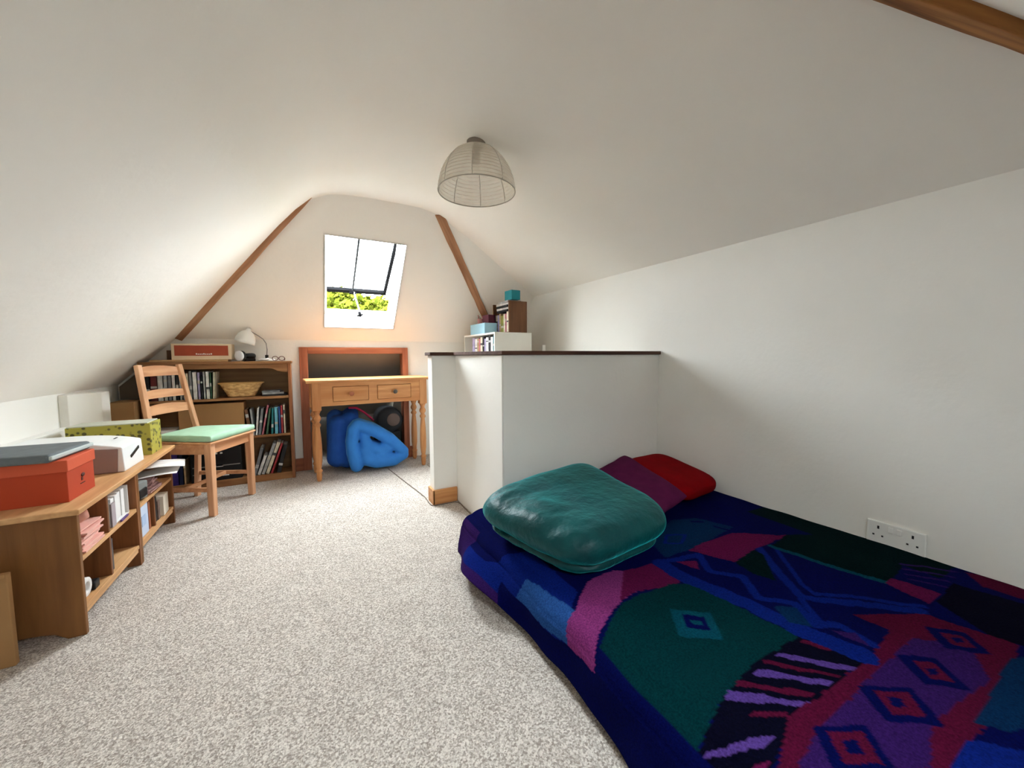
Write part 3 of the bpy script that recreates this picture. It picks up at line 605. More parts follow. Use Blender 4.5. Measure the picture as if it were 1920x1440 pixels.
for k in range(4): simple_box('paper_pile', ['lowest sheaf of white papers beside chair back post', 'second sheaf of white papers up beside chair post', 'third sheaf of greyish papers beside chair post', 'topmost white paper sheaf beside chair post'][k], 'papers', -.955, -.815, BY0 + .005, BY1 - .02, .361 + .022 * k, .381 + .022 * k, M_paper if k != 2 else mat('grey_paper', (170, 170, 172), .8), 0, .002)
t = thing('black_speaker_box', 'black electronic unit with small white marks on the bottom shelf', 'electronics', (-.60, 3.52, .0525))
b = MB(); b.box(-.15, .15, -.085, .08, 0, .24); b.build('casing', M_black, t, .004)
b = MB(); 
for x, z, ww in ((-.06, .19, .018), (.0, .195, .014), (.03, .195, .014), (.012, .10, .05), (-.1, .06, .03), (.05, .03, .04)):
    b = MB(); b.box(x - ww / 2, x + ww / 2, -.0865, -.0845, z, z + .012); b.build('white_mark', M_white, t)
b = MB(); b.box(-.14, .14, -.0865, -.084, .105, .112); b.box(-.14, .14, -.0865, -.084, .055, .06); b.build('front_slots', M_metal, t)
simple_box('cardboard_box', 'low brown box between bookcase and left knee wall', 'box', -1.15 + .02, -1.0, 3.36, 3.55, 0, .66, M_card)

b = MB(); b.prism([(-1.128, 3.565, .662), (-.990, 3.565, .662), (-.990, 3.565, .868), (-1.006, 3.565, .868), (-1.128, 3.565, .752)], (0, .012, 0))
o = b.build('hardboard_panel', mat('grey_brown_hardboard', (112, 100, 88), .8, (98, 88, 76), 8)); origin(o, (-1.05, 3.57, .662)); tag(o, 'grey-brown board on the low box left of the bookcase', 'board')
# on top of the bookcase
ZB = .9185
simple_box('wooden_board', 'thin pale wooden board under the cream box on the bookcase', 'board', -.93, -.50, 3.44, 3.60, ZB, ZB + .014, wood('pale_board', (206, 170, 122), (180, 140, 96), 0), R(1))
t = thing('cream_boxed_set', 'long cream box with rust-red front label on bookcase top', 'box', (-.645, 3.51, ZB + .0145), R(-1))
b = MB(); b.box(-.17, .17, -.065, .07, 0, .112); b.build('box_body', mat('cream_box_card', (224, 200, 168), .7), t, .003)
b = MB(); b.box(-.152, .152, -.0665, -.0645, .028, .100); b.build('front_label', mat('rust_red_print', (164, 72, 46), .6, (150, 62, 40), 12), t)
b = MB()
for k in range(9): b.box(-.035 + .0105 * k, -.035 + .0105 * k + .0075, -.0675, -.066, .036, .036 + (.009 if k % 4 == 0 else .006))
b.build('white_lettering', M_white, t)
simple_box('dark_brown_box', 'dark brown low box half hidden left of cream box', 'box', -.86, -.832, 3.53, 3.60, ZB + .0145, 1.0, mat('dark_brown_card', (88, 62, 44), .8))
t = thing('torch', 'black torch with white round lamp face on the bookcase top', 'torch', (-.405, 3.49, ZB + .040), R(52))
Mx = Matrix.Rotation(R(90), 4, 'Y')
b = MB(); b.lathe([(.018, -.01), (.022, .07), (.020, .085), (.006, .09)], n=18, M=Mx @ Matrix.Translation((0, 0, -.0))); b.lathe([(.038, -.045), (.038, -.02), (.018, -.005)], n=20, M=Mx); b.build('torch_body', M_black, t)
b = MB(); b.lathe([(.010, -.050), (.030, -.052), (.039, -.047), (.039, -.041)], n=20, M=Mx); b.build('lamp_face', mat('torch_white_reflector', (230, 232, 238), .25), t)
b = MB(); b.box(-.0, .09, -.012, .012, -.040, -.018); b.build('foot', M_black, t, .003)
t = thing('desk_lamp', 'small white desk lamp with bent wire stem on the bookcase', 'lamp', (-.265, 3.53, ZB))
b = MB(); b.lathe([(.055, 0), (.055, .010), (.048, .018), (.012, .022)], n=24); b.build('lamp_base', M_white, t)
b = MB(); b.lathe([(.011, .020), (.012, .045), (.008, .048)], n=12); b.build('stem_socket', M_black, t)
b = MB(); b.tube([(0, 0, .04), (.004, 0, .09), (.0, 0, .135), (-.018, 0, .168), (-.05, 0, .195), (-.09, 0, .222), (-.105, 0, .235)], .0035, 8); b.build('lamp_stem', M_metal, t)
Ml = Matrix.Translation((-.108, 0, .236)) @ Matrix.Rotation(R(198), 4, 'Y') @ Matrix.Scale(1.12, 4)
b = MB(); b.lathe([(.012, -.012), (.016, .004), (.034, .016), (.050, .038), (.058, .066), (.0600, .092), (.0580, .092), (.056, .068), (.047, .041), (.028, .02), (.001, .014)], n=28, M=Ml, caps=False); b.build('lamp_shade', mat('white_enamel', (232, 232, 228), .35), t)
b = MB(); b.lathe([(.010, .02), (.018, .045), (.026, .066), (.020, .084), (.004, .092)], n=16, M=Ml); b.build('bulb', mat('frosted_bulb', (220, 220, 214), .3), t)
t = thing('eyeglasses', 'brown-framed spectacles beside the desk lamp foot', 'glasses', (-.185, 3.47, ZB))
b = MB()
for sx in (-.022, .022): b.tube([(sx + .019 * math.cos(a), 0, .02 + .016 * math.sin(a)) for a in [2 * math.pi * k / 16 for k in range(16)]], .0028, 6, True)
b.tube([(-.004, 0, .022), (0, 0, .026), (.004, 0, .022)], .002, 6); b.build('rims', mat('brown_tortoise_frame', (96, 46, 36), .3), t)
for sx in (-.041, .041): b = MB(); b.tube([(sx, 0, .024), (sx, .05, .020), (sx * .9, .085, .004)], .002, 6); b.build('temple', mat('brown_tortoise_frame', (96, 46, 36), .3), t)
b = MB(); b.tube([(0, 0, .006), (.02, .01, .012), (.045, .0, .008), (.06, .02, .014), (.03, .04, .007)], [.006, .009, .007, .009, .005], 8)
o = b.build('crumpled_tissue', M_paper); o.location = (-.315, 3.455, ZB + .003); tag(o, 'crumpled white tissue before the desk lamp base', 'tissue')

# ------------------------------------------------------------ pine side table
DA = math.atan2(.05, .82)
t = thing('side_table', 'pine two-drawer side table with turned legs before the timber recess', 'table', (.46, 3.384, 0), DA)
HW, HD, TH = .455, .160, .775
b = MB(); b.box(-HW - .025, HW + .025, -HD - .02, HD + .02, TH - .022, TH); b.build('tabletop', M_pine, t, .006, 3)
def turned(x, y):
    b = MB(); b.box(x - .030, x + .030, y - .030, y + .030, .545, TH - .022)
    pr = [(.012, 0), (.017, .01), (.021, .05), (.018, .065), (.024, .075), (.024, .085), (.016, .095), (.019, .11), (.025, .16), (.0265, .24), (.024, .33), (.019, .39), (.016, .415), (.024, .425), (.026, .437), (.016, .45), (.017, .458), (.027, .475), (.027, .49), (.017, .51), (.019, .52), (.029, .545)]
    b.lathe(pr, (x, y, 0), 18); return b.build('leg', M_pine_z, t)
for x in (-1, 1):
    for y in (-1, 1): turned(x * (HW - .045), y * (HD - .035))
x0, x1 = -HW + .075, HW - .075; yf = -HD + .010
dr = ((-.30, -.035), (.030, .305)); z0, z1 = .605, .722
b = MB(); b.box(x0, x1, yf, yf + .018, .575, z0); b.box(x0, x1, yf, yf + .018, z1, TH - .022)
b.box(x0, dr[0][0], yf, yf + .018, z0, z1); b.box(dr[0][1], dr[1][0], yf, yf + .018, z0, z1); b.box(dr[1][1], x1, yf, yf + .018, z0, z1)
b.build('front_apron', M_pine, t)
for sx in (-1, 1): b = MB(); b.box(sx * (HW - .04) - .009, sx * (HW - .04) + .009, -HD + .065, HD - .065, .575, TH - .022); b.build('side_apron', M_pine_y, t)
b = MB(); b.box(x0, x1, HD - .028, HD - .010, .575, TH - .022); b.build('back_apron', M_pine, t)
for k, (a, c) in enumerate(dr):
    b = MB(); b.box(a + .003, c - .003, yf - .004, yf + .02, z0 + .003, z1 - .003); b.box(a + .012, c - .012, yf + .02, HD - .04, z0 + .01, z1 - .02); d = b.build('drawer', M_pine, t, .004)
    Mk = Matrix.Translation(((a + c) / 2, yf - .004, (z0 + z1) / 2)) @ Matrix.Rotation(R(90), 4, 'X')
    b = MB(); b.lathe([(.010, 0), (.007, .008), (.009, .014), (.017, .020), (.018, .026), (.012, .032), (.001, .033)], n=18, M=Mk); b.build('knob', M_redwood if k == 0 else mat('dark_grey_knob', (92, 84, 76), .35), d)

# ------------------------------------------------------------ blue folded foam mat, strap, dark drum under the table
def blob(name, chains, m, vox, parent=None, smooth=6, iters=1):
    """union of tapered round rods, remeshed to one smooth surface"""
    b = MB()
    for pts, rad in chains:
        for i in range(len(pts) - 1):
            a = Vector(pts[i]); c = Vector(pts[i + 1]); n = max(2, int((c - a).length / .018))
            for k in range(n + 1):
                f = k / n; p = a.lerp(c, f); r = rad[i] * (1 - f) + rad[i + 1] * f
                bmesh.ops.create_icosphere(b.bm, subdivisions=2, radius=r, matrix=Matrix.Translation(p))
    o = b.build(name, m, parent, fixn=False)
    q = o.modifiers.new('remesh', 'REMESH'); q.mode = 'VOXEL'; q.voxel_size = vox; q.use_smooth_shade = True
    q = o.modifiers.new('smooth', 'SMOOTH'); q.iterations = smooth; q.factor = .5
    return o
Mblue = mat('bright_blue_foam_fabric', (52, 130, 214), .75, (44, 118, 202), 14, .04, 60, sheen=.3)
ch = []
for dy in (0, .04, .09, .14):
    y = 3.33 + dy
    ch.append(([(.345, y, .395), (.318, y, .36), (.305, y, .26), (.310, y, .16), (.335, y, .055)], [.045, .047, .050, .050, .052]))
    ch.append(([(.60, y + .012, .175), (.50, y + .012, .165), (.42, y + .012, .21), (.40, y + .012, .30)], [.045, .058, .055, .035]))
    ch.append(([(.355, y, .395), (.48, y, .335), (.62, y, .235), (.715, y, .135)], [.045, .052, .052, .046]))
    ch.append(([(.715, y, .105), (.63, y, .070), (.49, y, .080), (.425, y, .105), (.405, y, .17)], [.046, .056, .066, .064, .05]))
root = thing('folded_foam_mat', 'bright blue folded foam mattress stuffed under the pine side table', 'foam mat', (.42, 3.42, 0))
o = blob('foam_pad', [([(p[0] - .42, p[1] - 3.42, p[2]) for p in c], r) for c, r in ch], Mblue, .0085, root, 5)
ch = [([(.215, 3.44, .40), (.20, 3.44, .12)], [.075, .085]), ([(.30, 3.46, .42), (.28, 3.46, .10)], [.08, .085]), ([(.20, 3.54, .44), (.2, 3.54, .1)], [.07, .08]), ([(.32, 3.55, .45), (.3, 3.55, .1)], [.07, .08])]
blob('rolled_end', [([(p[0] - .42, p[1] - 3.42, p[2]) for p in c], r) for c, r in ch], mat('shaded_blue_foam_fabric', (30, 78, 160), .8, (24, 66, 142), 14, .04, 60), root, .010, 6) if False else blob('rolled_end', [([(p[0] - .42, p[1] - 3.42, p[2]) for p in c], r) for c, r in ch], mat('shaded_blue_foam_fabric', (30, 84, 170), .8, (24, 70, 150), 14, .04, 60), .010, root, 6)  # same blue foam, its shade under the table put into a darker colour
b = MB(); b.tube([(.30 - .42, 3.45 - 3.42, .525), (.36 - .42, .02, .520), (.42 - .42, .03, .478), (.47 - .42, .06, .43), (.50 - .42, .09, .395)], .009, 8); b.build('red_strap', mat('crimson_webbing', (176, 34, 74), .8), root)
t = thing('round_duffel_bag', 'dark round-ended bag pushed behind the blue foam mat under table', 'bag', (.66, 3.72, 0))
Mb = Matrix.Translation((0, 0, .37)) @ Matrix.Rotation(R(90), 4, 'X')
b = MB(); b.lathe([(.02, -.12), (.10, -.12), (.115, -.105), (.118, 0), (.115, .105), (.10, .12), (.02, .12)], n=28, M=Mb); b.build('bag_body', M_dark, t)
b = MB(); b.lathe([(.0, .121), (.055, .124), (.06, .119)], n=24, M=Mb @ Matrix.Translation((.03, 0, 0))); b.build('end_disc', mat('taupe_disc', (122, 104, 96), .6), t)
simple_box('black_case', 'black case under the bag in the recess behind the side table', 'case', .52, .76, 3.64, 3.86, 0, .25, M_black)

# cable lying along the carpet
b = MB(); pts = [(.578, 3.30), (.60, 3.12), (.625, 2.90), (.655, 2.66), (.672, 2.50), (.668, 2.40), (.675, 2.335), (.72, 2.325), (.80, 2.325), (.838, 2.30), (.838, 2.20), (.834, 2.05), (.832, 1.92), (.83, 1.75)]
vs = [Vector((x, y, .005)) for x, y in pts]; fine = []
for i in range(len(vs) - 1):
    p0 = vs[max(0, i - 1)]; p1 = vs[i]; p2 = vs[i + 1]; p3 = vs[min(len(vs) - 1, i + 2)]
    for k in range(5):
        u = k / 5; fine.append(.5 * ((2 * p1) + (p2 - p0) * u + (2 * p0 - 5 * p1 + 4 * p2 - p3) * u * u + (3 * p1 - p0 - 3 * p2 + p3) * u ** 3))
b.tube(fine, .0026, 6); o = b.build('cable', mat('grey_brown_cable', (122, 108, 96), .6)); origin(o, (.66, 2.6, 0)); tag(o, 'thin grey cable running across the carpet along the half wall', 'cable')

# ------------------------------------------------------------ things on the bulkhead over the stairs
ZL = .9725
t = thing('white_crate_shelf', 'low white box shelf open to the left on the stair bulkhead', 'shelf', (1.49, 3.08, ZL))
b = MB(); x0, x1, y0, y1 = -.17, .17, -.33, .33
M_wp = mat('white_laminate', (232, 230, 222), .5)
for nm, a in (('top_board', (x0, x1, y0, y1, .153, .167)), ('bottom_board', (x0, x1, y0, y1, 0, .012)), ('end_board', (x0, x1, y0, y0 + .014, .012, .153)), ('end_board', (x0, x1, y1 - .014, y1, .012, .153)), ('back_board', (x1 - .01, x1, y0 + .014, y1 - .014, .012, .153))):
    b = MB(); b.box(*a); b.build(nm, M_wp, t, .0015)
def rowY(x, y, z, specs, where, group, dp):
    """spines facing -X, laid out towards +Y from y"""
    for i, (c, th, h) in enumerate(specs):
        M = Matrix.Translation((x, y + th, z + .0005)) @ Matrix.Rotation(R(-90), 4, 'Z')
        book('%s-spined small book, %s from the near end %s' % (c, ORD[i], where), group, c, th, h, dp, M); y += th + .002
rowY(1.335, 2.775, ZL + .012, [('teal', .035, .13), ('white', .045, .12), ('black', .04, .132), ('white', .05, .12), ('lilac', .03, .11), ('black', .035, .13), ('cream', .045, .125), ('pink', .03, .115), ('tan', .035, .12), ('white', .05, .118), ('lilac', .06, .125)], 'inside the white crate shelf', 'small books in the white crate shelf', .13)
t = thing('brown_book_stand', 'small upright brown wooden shelf standing on the white crate shelf', 'shelf', (1.56, 2.955, ZL + .1675))
for nm, a in (('end_board', (-.085, .085, -.155, -.141, 0, .26)), ('end_board', (-.085, .085, .141, .155, 0, .26)), ('back_board', (.073, .085, -.141, .141, 0, .25)), ('bottom_board', (-.085, .073, -.141, .141, 0, .01))):
    b = MB(); b.box(*a); b.build(nm, wood('walnut_brown_board', (118, 80, 52), (98, 64, 40), 2), t, .001)
rowY(1.482, 2.822, ZL + .178, [('cream', .035, .165), ('pink', .022, .15), ('cream', .03, .15), ('olive', .045, .14), ('tan', .03, .16), ('lilac', .03, .15), ('cream', .04, .15)], 'of the upright row in the brown stand', 'books in the brown stand', .13)
for k, (c, dx) in enumerate((('black', 0), ('white', .006), ('black', -.004), ('white', .004), ('silver', .01))):
    o = simple_box('book', '%s book lying flat above the brown stand row, %s of the pile' % (c, ('lowest', 'second', 'middle', 'fourth', 'topmost')[k]), 'book', 1.478 + dx, 1.60 + dx, 2.83, 3.04, ZL + .346 + .0185 * k, ZL + .363 + .0185 * k, bookmat(c), R((-2, 3, -1, 4, -4)[k]), .001, 'flat books above the brown stand')
simple_box('teal_box', 'teal box perched on top of the brown book stand', 'box', 1.50, 1.585, 2.81, 2.92, ZL + .4282 + .013, ZL + .518, mat('teal_card', (28, 128, 140), .6), R(4))
o = simple_box('pale_blue_carton', 'light blue carton on the left of the white crate shelf', 'box', 1.355, 1.472, 3.02, 3.34, ZL + .1675, ZL + .262, mat('light_blue_card', (168, 212, 232), .6, (158, 204, 226), 5))
simple_box('plum_box', 'dark plum box resting on the light blue carton', 'box', 1.40, 1.468, 3.05, 3.16, ZL + .2625, ZL + .335, mat('plum_card', (84, 34, 52), .7), R(5))
t = thing('pen_pot', 'small pinkish pot of pens on the light blue carton', 'pot', (1.405, 3.235, ZL + .2625))
b = MB(); b.lathe([(.02, 0), (.024, .05), (.022, .05), (.018, .004)], n=16, caps=True); b.build('pot', mat('dusty_pink_ceramic', (186, 132, 132), .5), t)
for k, c in enumerate(('red', 'maroon', 'black')): b = MB(); b.tube([(.004 * k - .004, 0, .01), (.012 * (k - 1), .01, .085 - .01 * k)], .003, 6); b.build('pen', bookmat(c), t)
simple_box('small_white_tub', 'little white tub on the bulkhead beside right wall', 'tub', 1.80, 1.83, 2.80, 2.83, ZL, ZL + .07, M_white)

# ------------------------------------------------------------ ceiling lamp with a dome shade
LX, LY = .765, 1.782
t = thing('pendant_lamp', 'ceiling lamp with dome-shaped ribbed wire shade in pale gauze', 'lamp', (LX, LY, 1.983))
b = MB(); b.lathe([(.046, .004), (.046, -.012), (.036, -.026), (.012, -.03)], n=24); b.build('ceiling_rose', mat('grey_ceiling_rose', (136, 126, 118), .5), t)
b = MB(); b.lathe([(.010, -.028), (.010, -.06), (.018, -.065), (.018, -.10)], n=14); b.build('lamp_holder', mat('grey_ceiling_rose', (136, 126, 118), .5), t)
def dome(f): a = f * math.pi / 2; return (.034 + .152 * math.sin(a) ** .9, -.032 - .205 * (1 - math.cos(a)) ** .82 * 1.0)
Mwire = mat('off_white_wire', (206, 198, 182), .6)
b = MB(); b_r = MB(); NR = 17
for k in range(NR):
    r, z = dome(k / (NR - 1)); (b if k < NR - 1 else b_r).tube([(r * math.cos(a), r * math.sin(a), z) for a in [2 * math.pi * i / 48 for i in range(48)]], .0030 if k == NR - 1 else .0008, 6, True)
b.build('wire_ring', Mwire, t); b_r.build('rim_wire', mat('grey_white_wire', (176, 170, 158), .6), t)
for k in range(8):
    a = 2 * math.pi * (k + .35) / 8; b = MB(); b.tube([(dome(f)[0] * math.cos(a), dome(f)[0] * math.sin(a), dome(f)[1]) for f in [i / 14 for i in range(15)]], .0019, 6); b.build('meridian_wire', mat('grey_white_wire', (176, 170, 158), .6), t)
gz = bpy.data.materials.new('pale_gauze'); gz.use_nodes = True; nt = gz.node_tree; bs = nt.nodes['Principled BSDF']; bs.inputs['Base Color'].default_value = lin((236, 228, 212)); bs.inputs['Roughness'].default_value = .9; bs.inputs['Alpha'].default_value = .5
b = MB(); b.lathe([dome(i / 20) for i in range(21)], n=48, caps=False); b.build('gauze_dome', gz, t, fixn=False)

# ------------------------------------------------------------ double socket on the right wall
t = thing('double_socket', 'white double wall socket with two switches above the bed', 'socket', (XR, .553, .262))
b = MB(); b.box(-.010, 0, -.083, .083, -.045, .045); b.build('faceplate', M_white, t, .004)
for y in (.012, -.012): b = MB(); b.box(-.014, -.009, y - .007, y + .007, .012, .034); b.build('rocker_switch', M_white, t, .002)
for y in (.048, -.048):
    b = MB(); b.box(-.0106, -.0098, y - .003, y + .003, .016, .028); b.box(-.0106, -.0098, y + .010, y + .016, -.012, -.006); b.box(-.0106, -.0098, y - .016, y - .010, -.012, -.006); b.build('pin_holes', M_black, t)

# ------------------------------------------------------------ mattress, patterned bedspread
b = MB(); b.box(.69, 1.925, -.35, 1.66, .012, .185)
o = b.build('mattress', mat('dark_red_mattress_ticking', (110, 52, 50), .9), None, .03, 3); origin(o, (1.3, .65, .012)); tag(o, 'dark red edged mattress lying on the carpet under the bedspread', 'mattress')
o.location.z = 0.0
PATTERN = [
 ('P',1,[(0.576,1.321),(0.726,1.192),(0.712,0.902),(0.592,0.83),(0.568,0.98),(0.506,1.186)],0),
 ('P',2,[(0.571,1.12),(0.641,1.093),(0.668,0.853),(0.592,0.831)],0),
 ('P',4,[(0.592,0.831),(0.602,0.711),(0.66,0.749),(0.783,0.791),(0.862,0.806),(0.981,0.886),(0.896,0.943),(0.771,0.929),(0.673,0.859)],0),
 ('P',3,[(0.923,0.928),(1.049,0.927),(1.094,0.891),(1.085,0.797),(0.98,0.796),(0.862,0.806),(0.779,0.793)],0),
 ('P',5,[(0.605,0.71),(0.779,0.783),(1.006,0.802),(1.078,0.763),(1.098,0.482),(0.895,0.489),(0.753,0.465),(0.702,0.453),(0.632,0.437)],0),
 ('P',6,[(0.889,0.71),(0.988,0.656),(0.914,0.567),(0.823,0.632)],0),
 ('P',0,[(0.902,0.681),(0.954,0.65),(0.917,0.604),(0.867,0.64)],0),
 ('P',6,[(0.902,0.657),(0.927,0.641),(0.917,0.626),(0.893,0.641)],0),
 ('P',9,[(1.103,0.485),(1.209,0.372),(1.001,0.367),(0.901,0.371),(0.803,0.362),(0.694,0.337),(0.579,0.399),(0.636,0.435),(0.753,0.465),(0.895,0.489)],0),
 ('P',8,[(1.0,0.481),(1.114,0.37),(1.08,0.37),(0.979,0.479)],0),
 ('P',8,[(0.898,0.479),(1.013,0.372),(0.987,0.371),(0.874,0.476)],0),
 ('P',8,[(0.79,0.474),(0.908,0.374),(0.882,0.376),(0.756,0.464)],0),
 ('P',8,[(0.653,0.425),(0.773,0.369),(0.736,0.364),(0.629,0.43)],0),
 ('P',10,[(1.098,0.477),(1.136,0.421),(1.115,0.423),(1.083,0.475)],0),
 ('P',10,[(0.942,0.482),(1.048,0.376),(1.034,0.375),(0.927,0.48)],0),
 ('P',10,[(0.83,0.479),(0.945,0.381),(0.927,0.378),(0.812,0.474)],0),
 ('P',10,[(0.786,0.42),(0.844,0.382),(0.832,0.376),(0.77,0.416)],0),
 ('P',3,[(0.639,0.385),(0.718,0.35),(0.698,0.343),(0.632,0.376)],0),
 ('P',10,[(1.337,0.46),(1.521,0.366),(1.565,0.208),(1.285,0.177),(1.056,0.185),(0.925,0.174),(0.663,0.316),(0.838,0.379),(1.001,0.367),(1.215,0.369),(1.343,0.381)],0),
 ('P',7,[(1.363,0.338),(1.452,0.27),(1.333,0.21),(1.062,0.233),(0.953,0.205),(0.753,0.268),(0.746,0.317),(0.867,0.338),(0.979,0.336),(1.149,0.343)],0),
 ('P',0,[(1.448,0.346),(1.515,0.288),(1.455,0.231),(1.378,0.29)],0),
 ('P',10,[(1.453,0.319),(1.485,0.285),(1.453,0.256),(1.414,0.286)],0),
 ('P',0,[(1.45,0.298),(1.472,0.283),(1.457,0.275),(1.434,0.287)],0),
 ('P',0,[(1.237,0.339),(1.312,0.293),(1.249,0.219),(1.181,0.276)],0),
 ('P',10,[(1.248,0.313),(1.285,0.288),(1.247,0.245),(1.215,0.274)],0),
 ('P',0,[(1.245,0.29),(1.264,0.279),(1.247,0.268),(1.229,0.278)],0),
 ('P',0,[(1.045,0.343),(1.14,0.284),(1.078,0.22),(0.993,0.282)],0),
 ('P',10,[(1.058,0.319),(1.117,0.282),(1.074,0.245),(1.024,0.28)],0),
 ('P',0,[(1.062,0.298),(1.086,0.285),(1.069,0.272),(1.046,0.285)],0),
 ('P',0,[(0.857,0.347),(0.948,0.292),(0.884,0.228),(0.786,0.281)],0),
 ('P',10,[(0.867,0.326),(0.926,0.29),(0.88,0.247),(0.82,0.281)],0),
 ('P',0,[(0.87,0.302),(0.895,0.289),(0.876,0.272),(0.849,0.287)],0),
 ('L',1,[(1.084,0.909),(1.074,0.797),(1.123,0.635),(1.129,0.497),(1.171,0.379)],0.06),
 ('L',1,[(1.114,0.912),(1.242,0.873),(1.181,0.79),(1.249,0.718),(1.181,0.631),(1.242,0.557),(1.188,0.488),(1.248,0.455),(1.231,0.38)],0.026),
 ('L',1,[(1.498,0.808),(1.369,0.67),(1.296,0.568),(1.349,0.526),(1.426,0.463),(1.53,0.373)],0.03),
 ('L',1,[(1.547,0.77),(1.371,0.603),(1.352,0.56),(1.465,0.476),(1.561,0.376)],0.016),
 ('L',1,[(1.282,0.562),(1.206,0.478)],0.02),
 ('P',3,[(1.143,0.892),(1.202,0.854),(1.158,0.812)],0),
 ('P',10,[(1.337,0.46),(1.493,0.369),(1.432,0.372),(1.343,0.381),(1.353,0.421)],0),
 ('P',7,[(1.201,0.458),(1.248,0.422),(1.214,0.379)],0),
 ('P',11,[(1.177,0.585),(1.223,0.547),(1.17,0.486),(1.138,0.526)],0),
 ('P',3,[(1.234,0.92),(1.528,0.927),(1.696,0.809),(1.451,0.801),(1.313,0.783),(1.275,0.845)],0),
 ('P',12,[(1.696,0.809),(1.796,0.754),(1.829,0.492),(1.622,0.474),(1.571,0.633),(1.551,0.791)],0),
 ('P',12,[(1.451,0.801),(1.455,0.766),(1.314,0.65),(1.294,0.711),(1.308,0.78)],0),
 ('L',6,[(1.551,0.791),(1.571,0.633),(1.621,0.479)],0.022),
 ('L',7,[(1.796,0.495),(1.891,0.386)],0.009),
 ('L',7,[(1.764,0.479),(1.84,0.383)],0.009),
 ('L',7,[(1.734,0.464),(1.791,0.38)],0.009),
 ('L',7,[(1.705,0.45),(1.745,0.377)],0.009),
 ('P',3,[(1.662,0.48),(1.677,0.436),(1.685,0.371),(1.589,0.371),(1.615,0.478)],0),
 ('P',9,[(1.615,0.364),(1.79,0.374),(1.823,0.227),(1.564,0.189),(1.553,0.256)],0),
 ('P',10,[(1.913,0.373),(1.948,0.32),(1.919,0.236),(1.849,0.226),(1.844,0.321)],0),
 ('P',11,[(1.48,0.206),(1.542,0.182),(1.238,0.126),(1.165,0.16),(1.137,0.193)],0),
 ('P',1,[(0.997,0.191),(1.077,0.19),(1.148,0.125),(1.045,0.11),(0.925,0.174)],0),
 ('P',11,[(1.175,1.05),(1.401,1.126),(1.509,1.092),(1.58,0.956),(1.369,0.925),(1.247,0.916),(1.128,0.93)],0),
 ('L',1,[(1.27,1.039),(1.336,1.003),(1.262,0.964),(1.212,1.001),(1.27,1.039)],0.012),
 ('L',0,[(1.472,1.075),(1.502,1.047)],0.015),
 ('L',0,[(1.511,0.995),(1.536,0.947)],0.015),
]

PC = [(6, 16, 98), (16, 46, 156), (60, 118, 206), (136, 30, 92), (186, 76, 160), (2, 68, 74), (10, 96, 118), (72, 36, 120), (120, 84, 184), (12, 12, 40), (116, 22, 64), (12, 62, 112), (2, 40, 42)]
PC = [tuple(v * .40 for v in lin(c)[:3]) + (1,) for c in PC]
def inpoly(x, y, p):
    r = False; j = len(p) - 1
    for i in range(len(p)):
        if (p[i][1] > y) != (p[j][1] > y) and x < (p[j][0] - p[i][0]) * (y - p[i][1]) / (p[j][1] - p[i][1]) + p[i][0]: r = not r
        j = i
    return r
BB = []
for kd, c, p, w_ in PATTERN:
    xs = [q[0] for q in p]; ys = [q[1] for q in p]; BB.append((min(xs) - w_, max(xs) + w_, min(ys) - w_, max(ys) + w_))
def pcol(x, y):
    c = 12 if x > 1.79 and .40 < y < 1.02 else 0
    for (kd, cc, p, w_), bb in zip(PATTERN, BB):
        if not (bb[0] <= x <= bb[1] and bb[2] <= y <= bb[3]): continue
        if kd == 'P':
            if inpoly(x, y, p): c = cc
        else:
            for i in range(len(p) - 1):
                ax, ay = p[i]; bx, by = p[i + 1]; dx, dy = bx - ax, by - ay; t_ = max(0, min(1, ((x - ax) * dx + (y - ay) * dy) / (dx * dx + dy * dy + 1e-9)))
                if math.hypot(x - ax - t_ * dx, y - ay - t_ * dy) < w_ / 2: c = cc; break
    return c
XE = .672                                     # where the cloth turns down over the mattress edge
def bedtop(x, y):
    z = .212 + .012 * nz(x * 2.4, y * 2.2, 4) + .005 * nz(x * 7, y * 7, 9)
    z += .018 * math.exp(-((x - .80) / .14) ** 2 - ((y - .80) / .16) ** 2)
    return z
def bedp(s, y):
    """s: distance along the cloth from the wall side; returns the point and its flat pattern coordinate"""
    x = 1.928 - s; wob = .008 * math.sin(y * 5.2) + .008 * nz(y * 3.1, 2.0)
    hd_ = math.exp(-((y - 1.36) / .17) ** 2)        # loosened corner at the bed head
    if x > XE: return Vector((x, y, bedtop(x, y) - (.02 * max(0, (XE + .06 - x) / .06) ** 2)))
    d = XE - x; zt = bedtop(XE, y) - .02; r = .045; arc = r * math.pi / 2
    if d < arc: a = d / r; p = Vector((XE - r * math.sin(a), y, zt - r * (1 - math.cos(a))))
    else: e = d - arc; p = Vector((XE - r - .004 - e * (.08 + .75 * hd_) - wob * min(1, e / .08), y + .05 * hd_ * math.sin(e * 30), max(.012, zt - r - e * (1 - .55 * hd_))))
    p.x += -.010 * min(1, d / arc) * nz(y * 9, d * 8, 1)
    return p
NX, NYB = 330, 400; Y0b, Y1b = -.36, 1.668; SMAX = 1.928 - XE + .190
b = MB(); vs = []; cols = []
for j in range(NYB + 1):
    y = Y0b + (Y1b - Y0b) * j / NYB
    for i in range(NX + 1):
        s = SMAX * i / NX; p = bedp(s, y); vs.append(p)
        fx = 1.928 - s; wv = .004 * nz(fx * 22, y * 22, 7) + .002 * nz(fx * 60, y * 60, 2)
        if fx > XE - .03: c = pcol(fx + wv, y + wv)
        else:
            d = XE - fx; k = pcol(XE - .03 - (d - .03) * .75 + wv, y + wv); c = k if d < .11 and k in (1, 2, 4) else 0
            if y > 1.20 and d > .10: c = 7 if d > .155 else 1
            if y > 1.5: c = 7
        cols.append(PC[c])
